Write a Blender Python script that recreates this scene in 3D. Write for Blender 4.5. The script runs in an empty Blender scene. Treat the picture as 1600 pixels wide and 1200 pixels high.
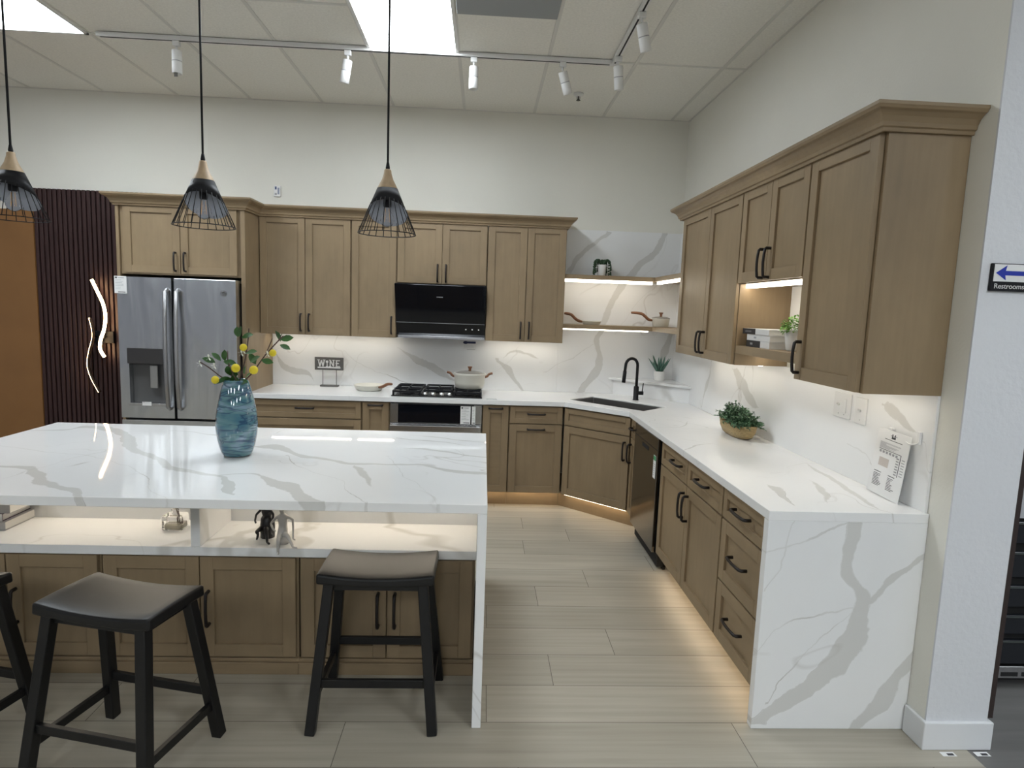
import bpy, bmesh, math, random
from mathutils import Vector, Matrix, noise
PI = math.pi
SC = bpy.context.scene
COL = SC.collection
# ---------------------------------------------------------------- camera, world, exposure
cam_d = bpy.data.cameras.new('camera'); cam = bpy.data.objects.new('camera', cam_d); COL.objects.link(cam)
SC.camera = cam
cam_d.sensor_fit = 'HORIZONTAL'; cam_d.sensor_width = 36.0; cam_d.lens = 973.705/1600*36.0
cam_d.clip_start = .05; cam_d.clip_end = 100
_r = Vector((0.99834104, -0.04535406, 0.03547084)); _u = Vector((-0.02980962, 0.11991932, 0.992336)); _f = Vector((0.04926011, 0.99174713, -0.11836839))
cam.matrix_world = Matrix(((_r.x, _u.x, -_f.x, -1.7814), (_r.y, _u.y, -_f.y, -5.7065), (_r.z, _u.z, -_f.z, 1.6566), (0, 0, 0, 1)))
W = bpy.data.worlds.new('world'); SC.world = W; W.use_nodes = True
W.node_tree.nodes['Background'].inputs[0].default_value = (.86, .90, 1.0, 1)
W.node_tree.nodes['Background'].inputs[1].default_value = .10
SC.view_settings.view_transform = 'Standard'; SC.view_settings.look = 'None'
SC.view_settings.exposure = 1.28; SC.view_settings.gamma = 1.0
TROFFER = 9.1      # strength of the ceiling light panels
LED = 7.0          # strength of the strips under the cabinets
H = 3.373          # ceiling height

# ---------------------------------------------------------------- materials
MATS = {}
def srgb(h):
    h = h.lstrip('#'); c = [int(h[i:i+2], 16)/255 for i in (0, 2, 4)]
    return tuple([(x/12.92 if x <= .04045 else ((x+.055)/1.055)**2.4) for x in c]+[1.0])
def mat(name, col, rough=.5, metal=0., emit=None, es=0., var=0., vscale=6., bump=0., bscale=60., spec=None, trans=0., coat=0., stretch=None, ior=None):
    if name in MATS: return MATS[name]
    m = bpy.data.materials.new(name); m.use_nodes = True; N = m.node_tree.nodes; L = m.node_tree.links
    b = N['Principled BSDF']
    if isinstance(col, str): col = srgb(col)
    b.inputs['Base Color'].default_value = col; b.inputs['Roughness'].default_value = rough; b.inputs['Metallic'].default_value = metal
    if spec is not None: b.inputs['Specular IOR Level'].default_value = spec
    if ior: b.inputs['IOR'].default_value = ior
    b.inputs['Transmission Weight'].default_value = trans; b.inputs['Coat Weight'].default_value = coat
    if emit: b.inputs['Emission Color'].default_value = emit; b.inputs['Emission Strength'].default_value = es
    if var or bump:
        tc = N.new('ShaderNodeTexCoord'); mp = N.new('ShaderNodeMapping'); L.new(tc.outputs['Object'], mp.inputs[0])
        if stretch: mp.inputs['Scale'].default_value = stretch
    if var:
        nz = N.new('ShaderNodeTexNoise'); nz.inputs['Scale'].default_value = vscale; nz.inputs['Detail'].default_value = 5
        L.new(mp.outputs[0], nz.inputs['Vector'])
        mr = N.new('ShaderNodeMapRange'); mr.inputs[1].default_value = .3; mr.inputs[2].default_value = .7
        mr.inputs[3].default_value = 1-var; mr.inputs[4].default_value = 1+var; L.new(nz.outputs['Fac'], mr.inputs[0])
        mx = N.new('ShaderNodeVectorMath'); mx.operation = 'SCALE'; mx.inputs[0].default_value = col[:3]; L.new(mr.outputs[0], mx.inputs['Scale'])
        L.new(mx.outputs[0], b.inputs['Base Color'])
    if bump:
        nb = N.new('ShaderNodeTexNoise'); nb.inputs['Scale'].default_value = bscale; nb.inputs['Detail'].default_value = 3
        L.new(mp.outputs[0], nb.inputs['Vector'])
        bp = N.new('ShaderNodeBump'); bp.inputs['Strength'].default_value = bump; bp.inputs['Distance'].default_value = .004
        L.new(nb.outputs['Fac'], bp.inputs['Height']); L.new(bp.outputs[0], b.inputs['Normal'])
    MATS[name] = m; return m

def wood_mat(name, col, vertical=True):
    """stained maple: soft blotches and faint long grain, different on every board"""
    m = bpy.data.materials.new(name); m.use_nodes = True; N = m.node_tree.nodes; L = m.node_tree.links
    b = N['Principled BSDF']; b.inputs['Roughness'].default_value = .42; b.inputs['Specular IOR Level'].default_value = .4
    tc = N.new('ShaderNodeTexCoord'); oi = N.new('ShaderNodeObjectInfo')
    ad = N.new('ShaderNodeVectorMath'); ad.operation = 'ADD'; sc = N.new('ShaderNodeVectorMath'); sc.operation = 'SCALE'
    sc.inputs[0].default_value = (13., 7., 29.); L.new(oi.outputs['Random'], sc.inputs['Scale'])
    L.new(tc.outputs['Object'], ad.inputs[0]); L.new(sc.outputs[0], ad.inputs[1])
    def nz(scale, st, det=4):
        mp = N.new('ShaderNodeMapping'); mp.inputs['Scale'].default_value = st; L.new(ad.outputs[0], mp.inputs[0])
        n = N.new('ShaderNodeTexNoise'); n.inputs['Scale'].default_value = scale; n.inputs['Detail'].default_value = det
        L.new(mp.outputs[0], n.inputs['Vector']); return n.outputs['Fac']
    g = (1, 1, .07) if vertical else (.07, 1, 1)
    a = nz(3.2, (1, 1, .6)); f = nz(38, g, 6); c = nz(16, (1, 1, .55), 3)
    m1 = N.new('ShaderNodeMath'); m1.operation = 'MULTIPLY_ADD'; L.new(a, m1.inputs[0]); m1.inputs[1].default_value = .55
    m2 = N.new('ShaderNodeMath'); m2.operation = 'MULTIPLY_ADD'; L.new(f, m2.inputs[0]); m2.inputs[1].default_value = .25
    m3 = N.new('ShaderNodeMath'); m3.operation = 'MULTIPLY'; L.new(c, m3.inputs[0]); m3.inputs[1].default_value = .2
    L.new(m3.outputs[0], m2.inputs[2]); L.new(m2.outputs[0], m1.inputs[2])
    mr = N.new('ShaderNodeMapRange'); mr.inputs[1].default_value = .33; mr.inputs[2].default_value = .67; mr.inputs[3].default_value = .84; mr.inputs[4].default_value = 1.17
    L.new(m1.outputs[0], mr.inputs[0])
    mx = N.new('ShaderNodeVectorMath'); mx.operation = 'SCALE'; mx.inputs[0].default_value = col[:3]; L.new(mr.outputs[0], mx.inputs['Scale'])
    L.new(mx.outputs[0], b.inputs['Base Color'])
    MATS[name] = m; return m
WOODC = (.262, .190, .112, 1)
M_WOOD = wood_mat('stained_maple', WOODC)
M_WOODH = wood_mat('stained_maple_horizontal', WOODC, False)

VD = {}
VD['isl_x']=[[(-3.827,-3.005,0.012),(-3.718,-3.017,0.02),(-3.602,-3.131,0.05),(-3.503,-3.245,0.04),(-3.4,-3.299,0.03),(-3.325,-3.328,0.03),(-3.247,-3.404,0.02),(-3.157,-3.459,0.02)],[(-4.243,-2.286,0.005),(-4.054,-2.242,0.02),(-3.997,-2.141,0.04),(-3.853,-2.178,0.05),(-3.645,-2.396,0.07),(-3.433,-2.671,0.04),(-3.285,-2.812,0.035),(-3.103,-2.982,0.03),(-2.978,-3.036,0.02),(-2.88,-3.089,0.025),(-2.797,-3.217,0.05),(-2.713,-3.342,0.01)],[(-2.894,-3.07,0.01),(-2.806,-3.042,0.01),(-2.733,-3.056,0.01),(-2.698,-3.094,0.02),(-2.616,-3.166,0.05),(-2.529,-3.242,0.065),(-2.448,-3.348,0.06),(-2.369,-3.422,0.03)],[(-2.926,-2.514,0.01),(-2.823,-2.532,0.05),(-2.657,-2.684,0.03),(-2.485,-2.77,0.02),(-2.358,-2.832,0.02),(-2.248,-2.834,0.015),(-2.062,-2.816,0.015),(-1.946,-2.889,0.03),(-1.833,-2.946,0.03),(-1.743,-2.961,0.02)],[(-2.164,-2.474,0.002),(-2.01,-2.516,0.02),(-1.842,-2.613,0.015),(-1.741,-2.657,0.01)],[(-2.246,-2.239,0.01),(-1.991,-2.311,0.01),(-1.847,-2.391,0.003)],[(-2.179,-2.141,0.003),(-1.942,-2.219,0.01),(-1.739,-2.298,0.01)],[(-2.712,-2.703,0.004),(-2.542,-2.965,0.004),(-2.403,-3.08,0.004),(-2.255,-3.343,0.004),(-2.202,-3.403,0.004)],[(-2.237,-2.654,0.004),(-2.173,-2.839,0.004),(-2.11,-3.035,0.004),(-2.029,-3.148,0.004),(-1.942,-3.402,0.004)],[(-4.101,-2.634,0.004),(-3.807,-2.738,0.004),(-3.536,-2.825,0.004),(-3.409,-2.897,0.004),(-3.18,-3.094,0.004),(-3.044,-3.298,0.004),(-2.931,-3.405,0.004)],[(-3.509,-2.168,0.004),(-3.378,-2.224,0.004),(-3.202,-2.272,0.02),(-3.2,-2.272,0.02)]]
VD['isl_y']=[[(-3.192,-2.228,0.005),(-3.117,-2.252,0.015),(-2.965,-2.303,0.02),(-2.843,-2.347,0.02)]]
VD['wf_z']=[[(0.036,-0.615,0.04),(0.092,-0.54,0.06),(0.162,-0.432,0.07),(0.26,-0.33,0.065),(0.371,-0.274,0.06),(0.48,-0.241,0.055),(0.561,-0.241,0.045),(0.654,-0.301,0.035),(0.712,-0.317,0.03),(0.812,-0.312,0.04),(0.908,-0.303,0.035)],[(0.515,-0.255,0.03),(0.564,-0.197,0.02),(0.602,-0.169,0.02),(0.656,-0.125,0.03),(0.703,-0.062,0.03),(0.765,0.021,0.02)],[(0.006,-0.205,0.03),(0.043,-0.179,0.04),(0.105,-0.123,0.05),(0.192,-0.079,0.045),(0.288,-0.014,0.035),(0.368,0.022,0.01)],[(0.609,-0.637,0.004),(0.686,-0.598,0.004),(0.752,-0.58,0.004),(0.896,-0.521,0.004)]]
VD['wf_x']=[[(-0.65,0.751,0.004),(-0.551,0.776,0.004),(-0.456,0.809,0.004),(-0.356,0.866,0.004),(-0.231,0.91,0.004)],[(-0.642,0.318,0.004),(-0.533,0.455,0.004),(-0.426,0.488,0.004),(-0.287,0.525,0.004)],[(-0.581,0.106,0.004),(-0.525,0.217,0.004),(-0.465,0.287,0.004),(-0.371,0.41,0.004),(-0.275,0.506,0.004)]]
VD['sp_z']=[[(2.013,-1.036,0.03),(2.118,-0.96,0.03),(2.189,-0.893,0.035),(2.278,-0.793,0.03),(2.385,-0.676,0.03)],[(0.931,-0.849,0.04),(0.997,-0.816,0.045),(1.095,-0.75,0.05),(1.204,-0.69,0.04),(1.31,-0.713,0.03),(1.415,-0.724,0.03),(1.522,-0.683,0.03),(1.664,-0.637,0.035),(1.788,-0.591,0.035),(1.947,-0.494,0.05),(2.107,-0.373,0.06),(2.215,-0.251,0.05),(2.389,-0.168,0.03)],[(0.932,-1.402,0.02),(1.036,-1.495,0.03),(1.141,-1.569,0.04),(1.208,-1.659,0.02)],[(1.108,-0.132,0.03),(1.294,-0.096,0.04),(1.474,-0.036,0.03)]]
VD['sp_x']=[[(-1.607,1.228,0.01),(-1.469,1.291,0.015),(-1.344,1.254,0.015),(-1.254,1.221,0.005)],[(-2.556,1.285,0.01),(-2.434,1.201,0.03),(-2.276,1.136,0.05),(-2.099,1.036,0.03),(-1.969,0.963,0.01)],[(-3.636,1.197,0.01),(-3.586,1.112,0.03),(-3.484,1.046,0.03),(-3.347,1.015,0.02),(-3.296,0.946,0.01)],[(-3.038,1.234,0.004),(-2.9,1.116,0.004),(-2.622,1.02,0.004),(-2.436,0.949,0.004)],[(-1.213,1.098,0.004),(-0.918,1.25,0.004),(-0.745,1.362,0.004)],[(-0.574,1.479,0.004),(-0.354,1.779,0.004),(-0.132,2.018,0.004)]]
VD['rs_y']=[[(-0.982,1.343,0.04),(-0.969,1.207,0.05),(-0.875,1.044,0.04),(-0.854,0.932,0.03)],[(-1.842,1.103,0.03),(-1.689,1.143,0.06),(-1.581,1.22,0.07),(-1.403,1.294,0.03)],[(-2.183,0.943,0.04),(-1.956,1.036,0.02)],[(-3.289,1.216,0.03),(-3.205,1.253,0.03),(-3.102,1.297,0.02),(-3.07,1.306,0.01)],[(-3.049,1.021,0.004),(-2.97,1.067,0.004),(-2.843,1.069,0.004)],[(-3.386,1.073,0.004),(-3.331,1.19,0.004)]]
VD['ct_y']=[[(-1.677,-0.734,0.0),(-1.61,-0.419,0.02),(-1.372,-0.297,0.02)],[(-2.381,-0.666,0.01),(-2.201,-0.514,0.02),(-2.134,-0.394,0.02)],[(-3.33,-0.517,0.03),(-3.103,-0.469,0.04),(-3.024,-0.485,0.0)],[(-3.277,-0.35,0.02),(-3.087,-0.259,0.04),(-2.93,-0.242,0.02)],[(-3.349,-0.174,0.02),(-3.203,-0.169,0.03),(-2.896,-0.106,0.03),(-2.527,-0.068,0.03)]]

def marble(name, veins=(), seed=0., rough=.12, noisy=1.0):
    """white quartz; veins = list of (key, u_axis, v_axis, lo_u, hi_u, lo_v, hi_v)"""
    m = bpy.data.materials.new(name); m.use_nodes = True; N = m.node_tree.nodes; L = m.node_tree.links
    b = N['Principled BSDF']; b.inputs['Roughness'].default_value = rough; b.inputs['Specular IOR Level'].default_value = .55
    geo = N.new('ShaderNodeNewGeometry')
    def math_(op, a, c=None, d=None, clamp=False):
        n = N.new('ShaderNodeMath'); n.operation = op; n.use_clamp = clamp
        for i, x in enumerate((a, c, d)):
            if x is None: continue
            if isinstance(x, (int, float)): n.inputs[i].default_value = x
            else: L.new(x, n.inputs[i])
        return n.outputs[0]
    def noise_(scale, det=3, off=0, st=None, dist=0):
        mp = N.new('ShaderNodeMapping'); mp.inputs['Location'].default_value = (off+seed, off*1.7, off*.6); L.new(geo.outputs['Position'], mp.inputs[0])
        if st: mp.inputs['Scale'].default_value = st
        n = N.new('ShaderNodeTexNoise'); n.inputs['Scale'].default_value = scale; n.inputs['Detail'].default_value = det; n.inputs['Distortion'].default_value = dist
        L.new(mp.outputs[0], n.inputs['Vector']); return n
    wob = noise_(5, 8, 3.1); wv = N.new('ShaderNodeVectorMath'); wv.operation = 'SUBTRACT'; L.new(wob.outputs['Color'], wv.inputs[0]); wv.inputs[1].default_value = (.5, .5, .5)
    ws = N.new('ShaderNodeVectorMath'); ws.operation = 'SCALE'; L.new(wv.outputs[0], ws.inputs[0]); ws.inputs['Scale'].default_value = .085
    wa = N.new('ShaderNodeVectorMath'); wa.operation = 'ADD'; L.new(geo.outputs['Position'], wa.inputs[0]); L.new(ws.outputs[0], wa.inputs[1])
    sep = N.new('ShaderNodeSeparateXYZ'); L.new(wa.outputs[0], sep.inputs[0])
    body = None; edge = None
    brk = noise_(3.5, 3, 9.3).outputs['Fac']; rag = noise_(9, 4, 14.3).outputs['Fac']
    def acc(old, new): return new if old is None else math_('MAXIMUM', old, new)
    def add(d, w, darkside):
        nonlocal body, edge
        rel = math_('SUBTRACT', d, w)                       # <0 inside
        body = acc(body, math_('MULTIPLY', math_('MULTIPLY_ADD', rel, -1/.007, .3, clamp=True), math_('GREATER_THAN', w, .0004)))
        e = math_('ABSOLUTE', rel); e = math_('MULTIPLY_ADD', e, -1/.0026, 1.0, clamp=True)
        gate = math_('MULTIPLY_ADD', brk, 6., -2.9, clamp=True)
        has = math_('GREATER_THAN', w, .0005)
        edge = acc(edge, math_('MULTIPLY', math_('MULTIPLY', e, gate), has))
    for key, ua, va, u0, u1, v0, v1 in veins:
        for pts in VD[key]:
            un = math_('MULTIPLY_ADD', sep.outputs[ua], 1/(u1-u0), -u0/(u1-u0))
            def curve(vals):
                fc = N.new('ShaderNodeFloatCurve'); L.new(un, fc.inputs['Value']); cu = fc.mapping.curves[0]
                xs = [((p[0]-u0)/(u1-u0)) for p in pts]
                seq = list(zip(xs, vals))
                cu.points[0].location = (max(0, seq[0][0]), seq[0][1]); cu.points[1].location = (min(1, seq[-1][0]), seq[-1][1])
                for x, y in seq[1:-1]: cu.points.new(x, y)
                for p in cu.points: p.handle_type = 'AUTO_CLAMPED'
                fc.mapping.extend = 'HORIZONTAL'; fc.mapping.update(); return fc.outputs[0]
            c = curve([(p[1]-v0)/(v1-v0) for p in pts])
            thin = max(p[2] for p in pts) < .006
            ws_ = [(.0024 if thin else p[2]*.82)*8 for p in pts]
            if key == 'ct_y': ws_ = [w_*.55 for w_ in ws_]
            if key in ('rs_y', 'ct_y', 'sp_x', 'isl_y') and not thin: ws_[0] = ws_[-1] = 0.
            wv_ = math_('MULTIPLY', curve(ws_), 1/8.)
            if not thin: wv_ = math_('MULTIPLY', wv_, math_('MULTIPLY_ADD', rag, 1.7, .15))
            lo, hi = pts[0][0]-.012, pts[-1][0]+.012
            inr = math_('MULTIPLY', math_('GREATER_THAN', sep.outputs[ua], lo), math_('LESS_THAN', sep.outputs[ua], hi))
            wv_ = math_('MULTIPLY', wv_, inr)
            vn = math_('MULTIPLY_ADD', sep.outputs[va], 1/(v1-v0), -v0/(v1-v0))
            d = math_('MULTIPLY', math_('ABSOLUTE', math_('SUBTRACT', vn, c)), abs(v1-v0))
            d = math_('ADD', d, math_('MULTIPLY', math_('SUBTRACT', 1., inr), 1.))
            add(d, wv_, 1)
    # faint fine veins everywhere
    fn = noise_(1.1, 3, 5.5, None, .8).outputs['Fac']; fd = math_('ABSOLUTE', math_('SUBTRACT', fn, .5))
    fine = math_('MULTIPLY', math_('MULTIPLY_ADD', fd, -1/.006, 1., clamp=True), math_('MULTIPLY_ADD', noise_(1.7, 2, 2.2).outputs['Fac'], 5., -2.4, clamp=True))
    if noisy > 1:   # no traced veins: broad ones from the noise itself
        bn = noise_(.9, 4, 11.5, (1, 1, .6), .5).outputs['Fac']; bd = math_('ABSOLUTE', math_('SUBTRACT', bn, .5))
        bw = math_('MULTIPLY_ADD', noise_(1.3, 2, 7.7).outputs['Fac'], .09, -.032)
        body = acc(body, math_('MULTIPLY_ADD', math_('SUBTRACT', bd, bw), -60., .5, clamp=True))
    cl = noise_(1.6, 4, 21.).outputs['Fac']
    base = N.new('ShaderNodeMix'); base.data_type = 'RGBA'; L.new(math_('MULTIPLY_ADD', cl, 2., -.6, clamp=True), base.inputs['Factor'])
    base.inputs[6].default_value = (.86, .86, .85, 1); base.inputs[7].default_value = (.80, .808, .81, 1)
    cur = base.outputs[2]
    def layer(cur, fac, col):
        mx = N.new('ShaderNodeMix'); mx.data_type = 'RGBA'; L.new(fac, mx.inputs['Factor']); L.new(cur, mx.inputs[6]); mx.inputs[7].default_value = col; return mx.outputs[2]
    if body is not None: cur = layer(cur, math_('MULTIPLY', body, .95), (.65, .645, .62, 1))
    cur = layer(cur, math_('MULTIPLY', fine, .45), (.42, .39, .35, 1))
    if edge is not None: cur = layer(cur, math_('MULTIPLY', edge, .7), (.30, .27, .23, 1))
    L.new(cur, b.inputs['Base Color']); MATS[name] = m; return m
MB_ISL = marble('quartz_island', [('isl_x', 0, 1, -4.4, -1.6, -3.6, -1.9), ('isl_y', 1, 0, -3.6, -1.9, -3.0, -2.0)], 0, .035)
MB_WF = marble('quartz_waterfall', [('wf_z', 2, 0, -.05, 1., -.75, .1), ('wf_x', 0, 2, -.75, .05, 0, 1.)], 4, .25)
MB_SP = marble('quartz_backsplash', [('sp_z', 2, 0, .85, 2.45, -1.8, .1), ('sp_x', 0, 2, -3.7, 0, .85, 2.45)], 8, .34)
MB_RS = marble('quartz_side_splash', [('rs_y', 1, 2, -3.5, -.7, .85, 2.45)], 12, .34)
MB_CT = marble('quartz_counter', [('ct_y', 1, 0, -3.5, -1., -.8, .05)], 16, .14)
MB_PL = marble('quartz_plain', (), 20, .2, 2.0)

M_WALL = mat('wall_paint', (.80, .785, .715, 1), .85, var=.02, vscale=1.5, bump=.15, bscale=90)
M_WALLEND = mat('rough_white_wall', (.68, .69, .71, 1), .8, bump=.6, bscale=45)
M_CEIL = mat('ceiling_tile', (.84, .825, .77, 1), .95, var=.05, vscale=70, bump=.5, bscale=220)
M_GRID = mat('ceiling_grid', (.70, .69, .65, 1), .7)
M_BB = mat('white_baseboard', (.74, .75, .76, 1), .5)
M_BLACK = mat('matte_black', (.009, .009, .011, 1), .5, spec=.25)
M_BRONZE = mat('dark_bronze', (.014, .010, .009, 1), .4, spec=.4)
M_STOOL = mat('black_stool_paint', (.005, .005, .0055, 1), .40, var=.3, vscale=12, spec=.42)
def wavy_steel():
    m = mat('refrigerator_steel', (.66, .68, .70, 1), .24, 1.); N = m.node_tree.nodes; L = m.node_tree.links; b = N['Principled BSDF']
    tc = N.new('ShaderNodeTexCoord'); mp = N.new('ShaderNodeMapping'); mp.inputs['Scale'].default_value = (1, 1, .22); L.new(tc.outputs['Object'], mp.inputs[0])
    n = N.new('ShaderNodeTexNoise'); n.inputs['Scale'].default_value = 6.5; n.inputs['Detail'].default_value = 1.5; n.inputs['Distortion'].default_value = .8; L.new(mp.outputs[0], n.inputs['Vector'])
    bp = N.new('ShaderNodeBump'); bp.inputs['Strength'].default_value = .55; bp.inputs['Distance'].default_value = .02; L.new(n.outputs['Fac'], bp.inputs['Height']); L.new(bp.outputs[0], b.inputs['Normal'])
    return m
M_FRIDGE = wavy_steel()
M_STEEL = mat('brushed_steel', (.60, .60, .61, 1), .27, 1., var=.06, vscale=3, stretch=(40, 40, .5))
M_HANDST = mat('handle_steel', (.42, .42, .43, 1), .42, 1.)
M_SINK = mat('sink_steel', (.30, .29, .28, 1), .32, 1.)
M_STEELD = mat('dark_steel', (.16, .155, .15, 1), .2, 1.)
M_GLASSB = mat('black_glass', (.004, .005, .008, 1), .06, spec=.45)
M_DARK = mat('dark_recess', (.01, .01, .01, 1), .9)
M_WHITE = mat('white_plastic', (.78, .78, .77, 1), .4)
M_PAPER = mat('paper', (.80, .80, .79, 1), .7)
M_INK = mat('ink', (.05, .05, .055, 1), .8)
M_INKG = mat('grey_ink', (.35, .35, .36, 1), .8)
M_INKT = mat('taupe_ink', (.55, .50, .46, 1), .8)
M_BLUE = mat('blue_ink', (.01, .03, .35, 1), .5)
M_LED = mat('led_strip', (1, 1, 1, 1), .5, emit=(1, .92, .78, 1), es=LED*.85)
M_LEDC = mat('led_strip_corner', (1, 1, 1, 1), .5, emit=(1, .92, .78, 1), es=LED*.55)
M_LEDN = mat('led_strip_niche', (1, 1, 1, 1), .5, emit=(1, .87, .70, 1), es=LED*1.05)
M_LEDW = mat('led_strip_warm', (1, 1, 1, 1), .5, emit=(1, .80, .55, 1), es=LED*.75)
M_TROF = mat('light_panel', (1, 1, 1, 1), .5, emit=(.87, .94, 1.0, 1), es=TROFFER)
M_CERAM = mat('cream_ceramic', (.66, .64, .56, 1), .3, var=.04, vscale=400)
M_HWOOD = mat('walnut_handle', (.20, .085, .04, 1), .45, var=.3, vscale=14, stretch=(1, 8, 8))
M_LWOOD = mat('light_wood', (.50, .37, .235, 1), .5, var=.12, vscale=8, stretch=(6, 6, 1))
M_CLEAR = mat('clear_glass', (1, 1, 1, 1), .02, trans=1., ior=1.25)
M_LEAF = mat('green_leaf', (.035, .11, .022, 1), .5, var=.4, vscale=20)
M_LEAFB = mat('bright_leaf', (.13, .32, .035, 1), .5, var=.4, vscale=40)
M_LEAFG = mat('grey_green_leaf', (.10, .19, .10, 1), .55, var=.5, vscale=30)
M_LEAFD = mat('dark_bead_leaf', (.02, .055, .022, 1), .5, var=.4, vscale=60)
M_ALOE = mat('aloe_leaf', (.07, .15, .11, 1), .5, var=.3, vscale=40)
M_TWIG = mat('twig', (.075, .045, .035, 1), .7)
M_YEL = mat('yellow_bloom', (.78, .62, .02, 1), .6, bump=.8, bscale=300)
M_PET = mat('white_petal', (.75, .76, .66, 1), .6)
M_POTW = mat('white_pot', (.72, .71, .68, 1), .5)
M_GOLDW = mat('gold_wood_trough', (.38, .27, .12, 1), .5, var=.3, vscale=30, stretch=(3, 1, 6))
M_SLAT = mat('dark_walnut_slats', (.040, .017, .016, 1), .5, var=.35, vscale=9, stretch=(8, 8, .3))
M_BROWN = mat('bronze_brown_panel', (.25, .122, .042, 1), .3, var=.08, vscale=3)
M_GREYF = mat('grey_aisle_floor', (.16, .155, .15, 1), .5, var=.15, vscale=3, stretch=(.4, 6, 1))
M_PLATE = mat('sign_grey', (.11, .105, .10, 1), .6)

# ---------------------------------------------------------------- mesh helpers
class MB:
    def __init__(s): s.bm = bmesh.new(); s.mats = []
    def mi(s, m):
        if m not in s.mats: s.mats.append(m)
        return s.mats.index(m)
    def face(s, vs, m=None, smooth=False):
        bv = [s.bm.verts.new(v) for v in vs]; f = s.bm.faces.new(bv); f.smooth = smooth
        if m: f.material_index = s.mi(m)
        return f
    def box(s, x0, x1, y0, y1, z0, z1, m=None, M=None):
        if x0 > x1: x0, x1 = x1, x0
        if y0 > y1: y0, y1 = y1, y0
        if z0 > z1: z0, z1 = z1, z0
        P = [Vector((x, y, z)) for z in (z0, z1) for y in (y0, y1) for x in (x0, x1)]
        if M: P = [M @ p for p in P]
        v = [s.bm.verts.new(p) for p in P]; i = s.mi(m) if m else 0
        for q in ((0, 2, 3, 1), (4, 5, 7, 6), (0, 1, 5, 4), (2, 6, 7, 3), (0, 4, 6, 2), (1, 3, 7, 5)):
            f = s.bm.faces.new([v[k] for k in q]); f.material_index = i
        return s
    def prism(s, pts, z0, z1, m=None):
        """pts: list of (x,y) counter-clockwise"""
        n = len(pts); lo = [s.bm.verts.new((x, y, z0)) for x, y in pts]; hi = [s.bm.verts.new((x, y, z1)) for x, y in pts]; i = s.mi(m) if m else 0
        fs = [s.bm.faces.new(lo[::-1]), s.bm.faces.new(hi)]+[s.bm.faces.new([lo[k], lo[(k+1) % n], hi[(k+1) % n], hi[k]]) for k in range(n)]
        for f in fs: f.material_index = i
        return s
    def lathe(s, prof, c=(0, 0, 0), seg=32, m=None, sx=1, sy=1, cap=True):
        rings = []; i = s.mi(m) if m else 0
        for r, z in prof:
            if r < 1e-6: rings.append([s.bm.verts.new((c[0], c[1], c[2]+z))])
            else: rings.append([s.bm.verts.new((c[0]+sx*r*math.cos(2*PI*k/seg), c[1]+sy*r*math.sin(2*PI*k/seg), c[2]+z)) for k in range(seg)])
        for a, b in zip(rings, rings[1:]):
            for k in range(seg):
                k2 = (k+1) % seg
                q = [a[0], b[k2], b[k]] if len(a) == 1 else ([a[k], a[k2], b[0]] if len(b) == 1 else [a[k], a[k2], b[k2], b[k]])
                f = s.bm.faces.new(q); f.smooth = True; f.material_index = i
        if cap:
            for rg, rev in ((rings[0], True), (rings[-1], False)):
                if len(rg) > 1:
                    f = s.bm.faces.new(rg[::-1] if rev else rg); f.material_index = i
        return s
    def tube(s, path, r, seg=8, m=None, square=False, closed=False):
        """swept tube along 3D points; r a number or a list"""
        pts = [Vector(p) for p in path]; n = len(pts); i = s.mi(m) if m else 0
        rs = r if isinstance(r, (list, tuple)) else [r]*n; rings = []; up = None
        for k in range(n):
            a = pts[k-1] if (k > 0 or closed) else pts[k]; b = pts[(k+1) % n] if (k < n-1 or closed) else pts[k]
            t = (b-a).normalized()
            if up is None:
                up = Vector((0, 0, 1)) if abs(t.z) < .9 else Vector((0, 1, 0))
            side = t.cross(up).normalized(); up = side.cross(t).normalized()
            ring = []
            for j in range(seg):
                an = 2*PI*j/seg + (PI/4 if square else 0)
                ring.append(s.bm.verts.new(pts[k]+(side*math.cos(an)+up*math.sin(an))*rs[k]))
            rings.append(ring)
        pr = list(zip(rings, rings[1:]))
        if closed: pr.append((rings[-1], rings[0]))
        for a, b in pr:
            for j in range(seg):
                f = s.bm.faces.new([a[j], a[(j+1) % seg], b[(j+1) % seg], b[j]]); f.smooth = not square; f.material_index = i
        if not closed:
            for rg, rev in ((rings[0], False), (rings[-1], True)):
                f = s.bm.faces.new(rg if not rev else rg[::-1]); f.material_index = i
        return s
    def ball(s, c, r, m=None, seg=10, rings=7, sz=1.):
        prof = [(r*math.sin(PI*k/rings), -r*sz*math.cos(PI*k/rings)) for k in range(rings+1)]; prof[0] = (0, -r*sz); prof[-1] = (0, r*sz)
        return s.lathe(prof, c, seg, m)
    def leaf(s, base, d, length, width, m=None, droop=.15, cup=.15):
        d = Vector(d).normalized(); up = Vector((0, 0, 1)); side = d.cross(up)
        side = side.normalized() if side.length > .01 else Vector((1, 0, 0)); nrm = side.cross(d); i = s.mi(m) if m else 0
        base = Vector(base); rows = []
        for t, w in ((0, .08), (.25, .75), (.5, 1.), (.75, .8), (1., .06)):
            c = base+d*length*t-Vector((0, 0, droop*length*t*t))
            rows.append([s.bm.verts.new(c+side*width*.5*w*q+nrm*(abs(q)*cup*width*w)) for q in (-1, 0, 1)])
        for a, b in zip(rows, rows[1:]):
            for q in (0, 1):
                f = s.bm.faces.new([a[q], a[q+1], b[q+1], b[q]]); f.smooth = True; f.material_index = i
        return s
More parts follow.
